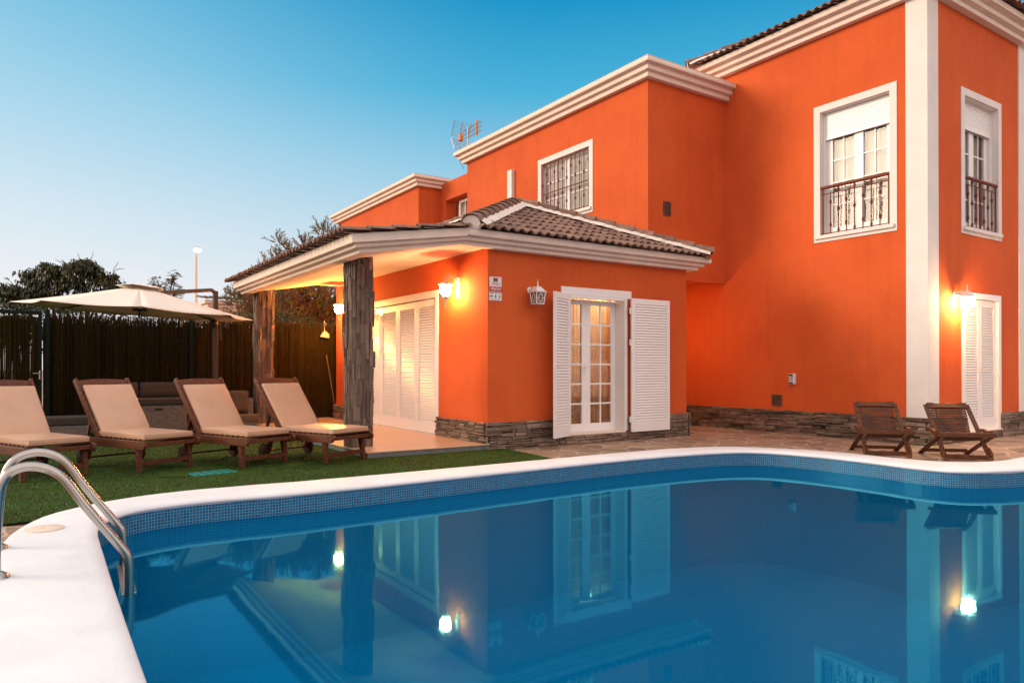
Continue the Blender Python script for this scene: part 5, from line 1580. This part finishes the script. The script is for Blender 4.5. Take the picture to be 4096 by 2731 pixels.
mb = MB(); reeds(mb, -1.49, .09, FYC - .03, .06, 2.04, .0062, .97); reeds(mb, -1.49, .09, FYC - .0, .06, 2.02, .007, .95); reeds(mb, -1.49, .09, FYC + .03, .06, 2.02, .008, .93)
mb.build('reed_screen', M['reed'], gt)
mb = MB(); mb.box(.105, .125, FYC - .09, FYC - .07, .95, 1.10); mb.tube([(.115, FYC - .08, 1.05), (.115, FYC - .13, 1.05), (.02, FYC - .13, 1.05)], .008, 6); mb.build('handle', M['steel'], gt)
f2 = thing('mesh_fence', 'dark heather fence panel continuing left of the gate', 'fence', (-5, FYC, 0))
mb = MB(); reeds(mb, -9, -1.6, FYC, .02, 2.05, .016, .95); reeds(mb, -9, -1.6, FYC + .03, .02, 2.0, .018, .9); mb.build('reed_screen', M['reed'], f2)
mb = MB(); mb.box(-1.66, -1.6, FYC - .08, FYC - .03, 0, 2.16); mb.build('post', M['green_metal'], f2)

# white dustpan on the fence, stick behind the pier
dp = thing('dustpan', 'white dustpan hanging by its handle on the fence near the porch wall', 'dustpan', (5.15, FYC - .06, 1.85))
mb = MB(); mb.prism([(5.06, FYC - .06, 1.80), (5.26, FYC - .06, 1.77), (5.25, FYC - .06, 1.86), (5.19, FYC - .06, 1.92), (5.13, FYC - .06, 1.91)], (0, -.06, 0)); mb.build('pan', pm('grey_white_plastic', (.40, .37, .34), .5), dp, bevel=.01)
mb = MB(); mb.tube([(5.16, FYC - .08, 1.91), (5.155, FYC - .08, 2.14), (5.20, FYC - .07, 2.06)], .009, 6); mb.build('handle', pm('grey_white_handle', (.40, .37, .34), .5), dp)
st = thing('broom_stick', 'short wooden stick leaning on the fence beside the porch wall', 'stick', (5.21, 14.8, .1))
mb = MB(); mb.tube([(5.20, FYC - .09, 1.42), (5.30, FYC - .06, .9), (5.44, FYC - .06, .1)], .010, 7); tag(mb.build('pole', pm('pale_wood', (.20, .11, .045), .6, var=.2), st))

# ------------------------------------------------------------------ ladder, skimmer lid, drain
ld = thing('pool_ladder', 'stainless pool ladder with two arched rails and steps', 'ladder', (.2, 4.9, 0))
NEAR = [(-.155, .044), (-.155, .20), (-.152, .38), (-.140, .50), (-.116, .567), (-.085, .600), (-.035, .618), (.021, .616), (.086, .592), (.153, .534), (.244, .391), (.331, .264), (.420, .136), (.452, .084), (.468, .025), (.471, -.04), (.471, -.156), (.471, -.75)]
for y, xo in ((4.65, 0.0), (5.40, .040)):
    mb = MB(); P0 = [(p[0] + (xo if i > 6 else xo * (i / 6 * 1.6 - .6)), p[1]) for i, p in enumerate(NEAR)]
    pts = []
    for i in range(len(P0) - 1):
        a, b, c, d_ = (V((*P0[max(0, min(len(P0) - 1, i + j - 1))], 0)) for j in range(4))
        for t in range(4):
            t /= 4
            q = 0.5 * ((2 * b) + (c - a) * t + (2 * a - 5 * b + 4 * c - d_) * t * t + (3 * b - a - 3 * c + d_) * t ** 3)
            pts.append((q.x, y, q.y))
    pts.append((.471 + xo, y, -.75))
    mb.tube(pts, .0245, 16); mb.build('rail', M['steel'], ld, smooth=60)
    mb = MB(); mb.lathe([(.065, 0), (.062, .012), (.035, .028), (.026, .034)], (-.155 - xo * .6, y, .046), 20); mb.build('flange', M['steel'], ld, smooth=50)
for z in (-.162, -.42):
    mb = MB(); g_ = lambda t, o: V((.475 + .040 * t + o, 4.67 + .71 * t, 0))
    def bar(o0, o1, z0, z1, t0=0, t1=1):
        mb.hexa([g_(t0, o0) + V((0, 0, z0)), g_(t0, o1) + V((0, 0, z0)), g_(t1, o1) + V((0, 0, z0)), g_(t1, o0) + V((0, 0, z0)),
                 g_(t0, o0) + V((0, 0, z1)), g_(t0, o1) + V((0, 0, z1)), g_(t1, o1) + V((0, 0, z1)), g_(t1, o0) + V((0, 0, z1))])
    bar(-.045, .035, z - .018, z + .012)
    for k in range(6): bar(-.040 + .012 * k, -.035 + .012 * k, z + .012, z + .016, .04, .96)
    mb.build('step', M['steel'], ld, bevel=.004)
sk = thing('skimmer_lid', 'round cream skimmer lid set in the white pool coping', 'lid', (.073, 5.865, .044))
mb = MB(); mb.lathe([(.118, 0), (.118, .007), (.112, .010), (.02, .010), (.018, .006), (.003, .006)], (.073, 5.865, .046), 40); mb.build('lid_plate', M['disc'], sk, smooth=40)
dr = thing('drain_grate', 'turquoise plastic drain grate sunk in the turf', 'drain cover', (1.62, 8.22, .02))
mb = MB()
gx0, gx1, gy0, gy1 = 1.40, 1.83, 8.08, 8.36
M_ = Matrix.Translation(V((1.615, 8.22, 0))) @ Matrix.Rotation(R(12), 4, 'Z') @ Matrix.Translation(V((-1.615, -8.22, 0)))
nx_, ny_ = 5, 4
cw, chh = (gx1 - gx0) / nx_, (gy1 - gy0) / ny_
for i in range(nx_ + 1): mb.box(gx0 + cw * i - .014, gx0 + cw * i + .014, gy0, gy1, .0205, .0235, M_)
for j in range(ny_ + 1):
    for i in range(nx_): mb.box(gx0 + cw * i + .014, gx0 + cw * (i + 1) - .014, gy0 + chh * j - .012, gy0 + chh * j + .012, .0205, .0233, M_)
mb.build('grid', M['grate'], dr)
mb = MB(); mb.box(gx0, gx1, gy0, gy1, .0185, .0195, M_); mb.build('sump_shade', M['dark'], dr)  # flat dark sheet on the turf, shade of the pit put into its colour
tm = thing('turf_flap', 'square lifted patch of turf beside the drain grate', 'turf patch', (1.28, 8.2, .02))
mb = MB(); mb.hexa([V(p) for p in ((1.10, 8.14, .018), (1.36, 8.03, .018), (1.40, 8.36, .018), (1.12, 8.42, .018), (1.10, 8.14, .036), (1.36, 8.03, .030), (1.40, 8.36, .034), (1.12, 8.42, .044))]); mb.build('patch', M['turf'], tm, bevel=.004)

# ------------------------------------------------------------------ trees
def rnd_unit():
    while True:
        v = V((random.uniform(-1, 1), random.uniform(-1, 1), random.uniform(-1, 1)))
        if .05 < v.length < 1: return v.normalized()

def blob_points(blobs, n):
    tot = sum(b[1] ** 2 for b in blobs)
    for c, r, *sq in blobs:
        k = int(n * r * r / tot)
        for _ in range(k):
            d = rnd_unit(); rr = r * (random.random() ** .38)
            s = sq[0] if sq else 1
            p = V(c) + V((d.x * rr, d.y * rr, d.z * rr * s))
            if noise.noise(p * 3.3) < -.06: continue
            yield p, d

def limbs(mb, base, tops, r0):
    base = V(base)
    for t in tops:
        t = V(t); m = base.lerp(t, .5) + V((random.uniform(-.15, .15), random.uniform(-.15, .15), .1))
        mb.tube([base, m, t], [r0, r0 * .6, r0 * .18], 7)

def long_leaf_tree(name, label, base, blobs, n, leafm, ll=(.12, .22), lw=.032, droop=.75, group=None):
    t = thing(name, label, 'tree', base, 0, group)
    mb = MB(); b = V(base)
    fork = b + V((0, 0, .9))
    mb.tube([b, b.lerp(fork, .5) + V((.04, .02, 0)), fork], [.10, .08, .07], 9); limbs(mb, fork, [c for c, r, *_ in blobs], .055)
    for c, r, *_ in blobs:
        for _ in range(5):
            d = rnd_unit(); e = V(c) + d * r * .8; e.z = max(e.z, c[2] - .2)
            mb.tube([V(c) - V((0, 0, r * .5)), V(c) + d * r * .3, e], [.02, .012, .005], 5)
    mb.build('trunk', M['bark'], t, smooth=60)
    mb = MB()
    for p, d in blob_points(blobs, n // 5):
        # a rosette of leaves at each twig tip
        for _ in range(5):
            a = random.uniform(0, 2 * PI)
            out_ = V((math.cos(a), math.sin(a), random.uniform(-.1, .6))).normalized()
            L0 = random.uniform(*ll)
            tip = p + out_ * L0 * .55 + V((0, 0, -L0 * droop)); mid_ = p + out_ * L0 * .45
            sd_ = out_.cross(V((0, 0, 1))).normalized() * lw * random.uniform(.35, .6)
            mb.add([p, mid_ - sd_, mid_ + sd_, tip], [(0, 1, 3, 2)])
    mb.build('crown', leafm, t)
    return t

def atc(px, py, D):   # picture position (photo pixels) at distance D
    d = F2 + Rv * ((px - 2048) / FPX) - U2 * ((py - CY) / FPX)
    return CAMP + d * (D / d.dot(Fv))

def B_(px, py, D, r, s=.8): return (tuple(atc(px, py, D)), r, s)
bl = [B_(330, 1095, 14.2, .36), B_(230, 1112, 14.3, .34), B_(130, 1125, 14.4, .33), B_(280, 1190, 14.2, .40), B_(400, 1165, 14.3, .30), B_(470, 1165, 14.6, .26), B_(180, 1200, 14.3, .36), B_(345, 1052, 14.3, .12), B_(80, 1190, 14.4, .33), B_(545, 1200, 14.6, .24), B_(60, 1150, 14.4, .22), B_(430, 1125, 14.4, .22), B_(510, 1175, 14.5, .24), B_(270, 1062, 14.3, .20), B_(190, 1085, 14.3, .2), B_(390, 1090, 14.3, .18)]
bs = atc(300, 1470, 14.8); long_leaf_tree('leafy_tree', 'dark long-leaved tree standing behind the fence above the parasol', (bs.x, bs.y, 0), bl, 21000, M['leaf_dark'], (.10, .19), .034, .5)
bl = [B_(20, 1160, 14.2, .32), B_(105, 1165, 14.2, .26), B_(-60, 1190, 14.6, .5), B_(-200, 1150, 15, .7), B_(50, 1205, 14.2, .30), B_(-20, 1290, 14.2, .5), B_(60, 1320, 14.4, .45)]
bs = atc(-40, 1470, 14.9); long_leaf_tree('leafy_tree', 'dark tree standing behind the green steel gate', (bs.x, bs.y, 0), bl, 9000, M['leaf_dark'], (.10, .19), .034, .5)
bl = [B_(640, 1140, 19, .32), B_(690, 1110, 19, .26), B_(620, 1170, 19, .3), B_(695, 1165, 19, .3), B_(660, 1210, 19, .45)]
bs = atc(655, 1470, 19); long_leaf_tree('small_tree', 'small round-leaved tree lit warm behind the parasol top', (bs.x, bs.y, 0), bl, 6500, M['leaf_warm'], (.05, .10), .07, .1)
# straggly bare twigs over the dark tree
tw = MB()
for (x, y, D, pts) in ((330, 1085, 14.2, ((0, 0), (-8, -25), (-15, -55), (-22, -62))), (265, 1060, 14.2, ((0, 0), (-25, -5), (-45, -15))), (170, 1060, 14.2, ((30, 25), (5, 5), (-10, -8))), (455, 1085, 14.3, ((0, 0), (10, -15), (20, -30))), (460, 1090, 14.3, ((0, 0), (20, -8), (40, -5))), (365, 1040, 14.2, ((0, 0), (6, -10), (8, -28)))):
    tw.tube([atc(x - (pts[1][0] - pts[0][0]), y + 45, D)] + [atc(x + a, y + b - 8, D) for a, b in pts], [.012] + [.007] * (len(pts) - 1) + [.003], 4)
b0 = bpy.data.objects['leafy_tree']
tw.build('twig', M['bark'], b0)

def feathery(name, label, base, sprays, group):
    t = thing(name, label, 'tree', base, 0, group)
    mb = MB(); b = V(base)
    top = V(max((s[0] for s in sprays), key=lambda p: p[2]))
    mb.tube([b, b.lerp(top, .5), top], [.07, .045, .012], 7)
    gm, rm = MB(), MB()
    for c, r, n_ in sprays:
        c = V(c)
        q = b.lerp(top, min(1, max(.2, (c.z - b.z) / max(.5, top.z - b.z) - .15)))
        mb.tube([q, q.lerp(c, .6) + V((0, 0, -.05)), c], [.02, .014, .006], 5)
        rust = random.random() < .34
        for _ in range(n_):
            o_ = c + rnd_unit() * r * random.random() ** .6
            d = (o_ - c + V((0, 0, r * .55))).normalized(); d = (d + rnd_unit() * .5).normalized()
            L0 = random.uniform(.14, .34)
            tgt = rm if (rust and random.random() < .7) or random.random() < .06 else gm
            s1 = d.orthogonal().normalized(); s2 = d.cross(s1)
            tgt.add([o_ - s1 * .006, o_ + s1 * .006, o_ + d * L0], [(0, 1, 2)])
            for k in range(11):
                t_ = .12 + .85 * k / 11; p = o_ + d * L0 * t_; a = random.uniform(0, 2 * PI)
                e = (s1 * math.cos(a) + s2 * math.sin(a)) * .6 + d * .8
                l_ = random.uniform(.05, .10); w_ = s1.cross(e).normalized() * .009
                tgt.add([p - w_, p + w_, p + e * l_], [(0, 1, 2)])
    mb.build('trunk', M['bark'], t, smooth=60); gm.build('crown', M['needle'], t)
    if rm.v: rm.build('dry_foliage', M['needle_rust'], t)
    return t
random.seed(21)
sp = []
for k in range(44): sp.append((tuple(atc(random.uniform(1075, 1335), random.uniform(1160, 1300), random.uniform(15.9, 17.2))), .34, 34))
sp += [(tuple(atc(x, y, 16.5)), r, n_) for x, y, r, n_ in ((1110, 965, .08, 10), (1135, 985, .10, 12), (1155, 1005, .10, 12), (1210, 985, .14, 16), (1225, 975, .10, 10), (1295, 925, .16, 22), (1310, 940, .14, 16), (1350, 935, .1, 10), (1280, 945, .1, 8))]
bs = atc(1230, 1470, 16.6); feathery('feathery_tree', 'feathery green and rust tree behind the porch, tips above its roof', (bs.x, bs.y, 0), sp, 'feathery trees behind the porch')
sp = []
for k in range(18): sp.append((tuple(atc(random.uniform(945, 1060), random.uniform(1190, 1290), random.uniform(16, 17))), .30, 30))
sp += [(tuple(atc(x, y, 16.5)), r, n_) for x, y, r, n_ in ((940, 1190, .12, 12), (1105, 1030, .12, 14), (1125, 1035, .1, 10), (1070, 1060, .08, 6), (1045, 1075, .06, 5), (1090, 1045, .1, 8))]
bs = atc(1000, 1470, 16.8); feathery('feathery_tree', 'feathery tree between the far stone column and the parasol tip', (bs.x, bs.y, 0), sp, 'feathery trees behind the porch')
# low dark hedge line behind the fence
hg = thing('hedge', 'dark clipped hedge showing just above the reed fence', 'hedge', (2.5, 15.6, 0))
mb = MB()
for _ in range(11000):
    x = random.uniform(-3, 5.2); y = random.uniform(15.25, 15.7); z = random.uniform(1.4, 2.30 + .12 * noise.noise(V((x * 2, y, 0))))
    d = rnd_unit() * random.uniform(.03, .07); s_ = d.orthogonal().normalized() * .02; p = V((x, y, z))
    mb.add([p, p + d * .5 - s_, p + d, p + d * .5 + s_], [(0, 1, 2, 3)])
mb.build('foliage', M['leaf_hedge'], hg)
mb = MB()
for k in range(20): mb.tube([(-3 + .42 * k, 15.45, 0), (-3 + .42 * k, 15.45, 1.4)], .02, 5)
mb.build('stem', M['bark'], hg)

# palm behind the wing (only frond tips reach into the picture)
pt = thing('palm_tree', 'palm tree rising behind the tiled roof of the tall wing', 'palm', (22.6, 8.6, 0))
mb = MB(); mb.tube([(22.6, 8.6, 0), (22.7, 8.5, 4), (22.6, 8.6, 9.4)], [.22, .16, .14], 10); mb.build('trunk', M['bark'], pt)
mb = MB(); c = V((22.6, 8.6, 9.4))
for k in range(22):
    a = 2 * PI * k / 22 + random.uniform(-.1, .1); el = random.uniform(.1, 1.0)
    d = V((math.cos(a) * math.cos(el), math.sin(a) * math.cos(el), math.sin(el)))
    pr = c
    for s_ in range(12):
        t_ = (s_ + 1) / 12; p = c + d * 2.0 * t_ + V((0, 0, -1.1 * t_ * t_))
        sd_ = (p - pr).cross(V((0, 0, 1))).normalized()
        mb.quad(pr - sd_ * .01, pr + sd_ * .01, p + sd_ * .01, p - sd_ * .01)
        for sgn in (-1, 1):
            e = p + sd_ * sgn * .32 * (1 - .5 * t_) + (p - pr).normalized() * .2 + V((0, 0, -.06)); mb.tri(pr, p, e)
        pr = p
mb.build('fronds', M['palm'], pt)

# ------------------------------------------------------------------ street lamp, neighbour's house
sp0 = atc(783, 1470, 30)
sl_ = thing('street_lamp', 'tall white street lamp post with a round lit head behind the parasol', 'street lamp', (sp0.x, sp0.y, 0))
mb = MB(); mb.tube([(sp0.x, sp0.y, 0), (sp0.x, sp0.y, 3), (sp0.x, sp0.y, 5.97)], [.10, .075, .05], 10); mb.build('post', pm('lamp_post_white', (.78, .62, .52), .5), sl_, smooth=60)
h0 = atc(790, 1003, 30)
mb = MB(); mb.sphere((h0.x, h0.y, h0.z + .03), .17, 16, 8, (1, 1, .62)); mb.build('lamp_head', M['street_glow'], sl_, smooth=80)
mb = MB(); mb.lathe([(.12, 0), (.15, .02), (.09, .07), (.02, .09)], (h0.x, h0.y, h0.z + .08), 14); mb.build('cap', pm('lamp_cap', (.55, .38, .3), .5), sl_, smooth=50)

a0 = atc(812, 1196, 24); a1 = atc(1015, 1180, 24)
nh = thing('neighbour_house', 'pale neighbouring house with stepped cornice beyond the fence', 'house', ((a0.x + a1.x) / 2, a0.y, 0))
xa, xb, yy = a0.x, a0.x + 5.5, a0.y
zt = a0.z
mb = MB(); mb.box(xa + .3, xb, yy, yy + 6, 0, zt - .3); mb.build('wall', M['far_wall'], nh)
mb = MB(); cornice(mb, [(xa + .3, yy + 6, zt - .38), (xa + .3, yy, zt - .38), (xb, yy, zt - .38)], [(a, b * 1.7) for a, b in P3], side=1); mb.build('cornice', M['cream'], nh, smooth=40)
mb = MB(); tile_field(mb, (xa - .05, yy - .34, zt - .02), (1, 0, 0), V((0, 1, .12)) / math.sqrt(1.0144), lambda u, v: True, 5.4, 1.4, pitch=.2); mb.build('roof', M['tile'], nh, smooth=50)

# plot boundary on the far side of the wing (out of the photograph, seen only from further left or right)
gw = thing('garden_wall', 'plain rendered garden wall with a cream coping beyond the tall wing', 'wall', (21, 8, 0))
mb = MB(); mb.box(21, 21.2, -14, 30, 0, 2.1); mb.build('wall', M['far_wall'], gw)
mb = MB(); mb.box(20.95, 21.25, -14, 30, 2.101, 2.18); mb.build('coping', M['cream'], gw, bevel=.01)
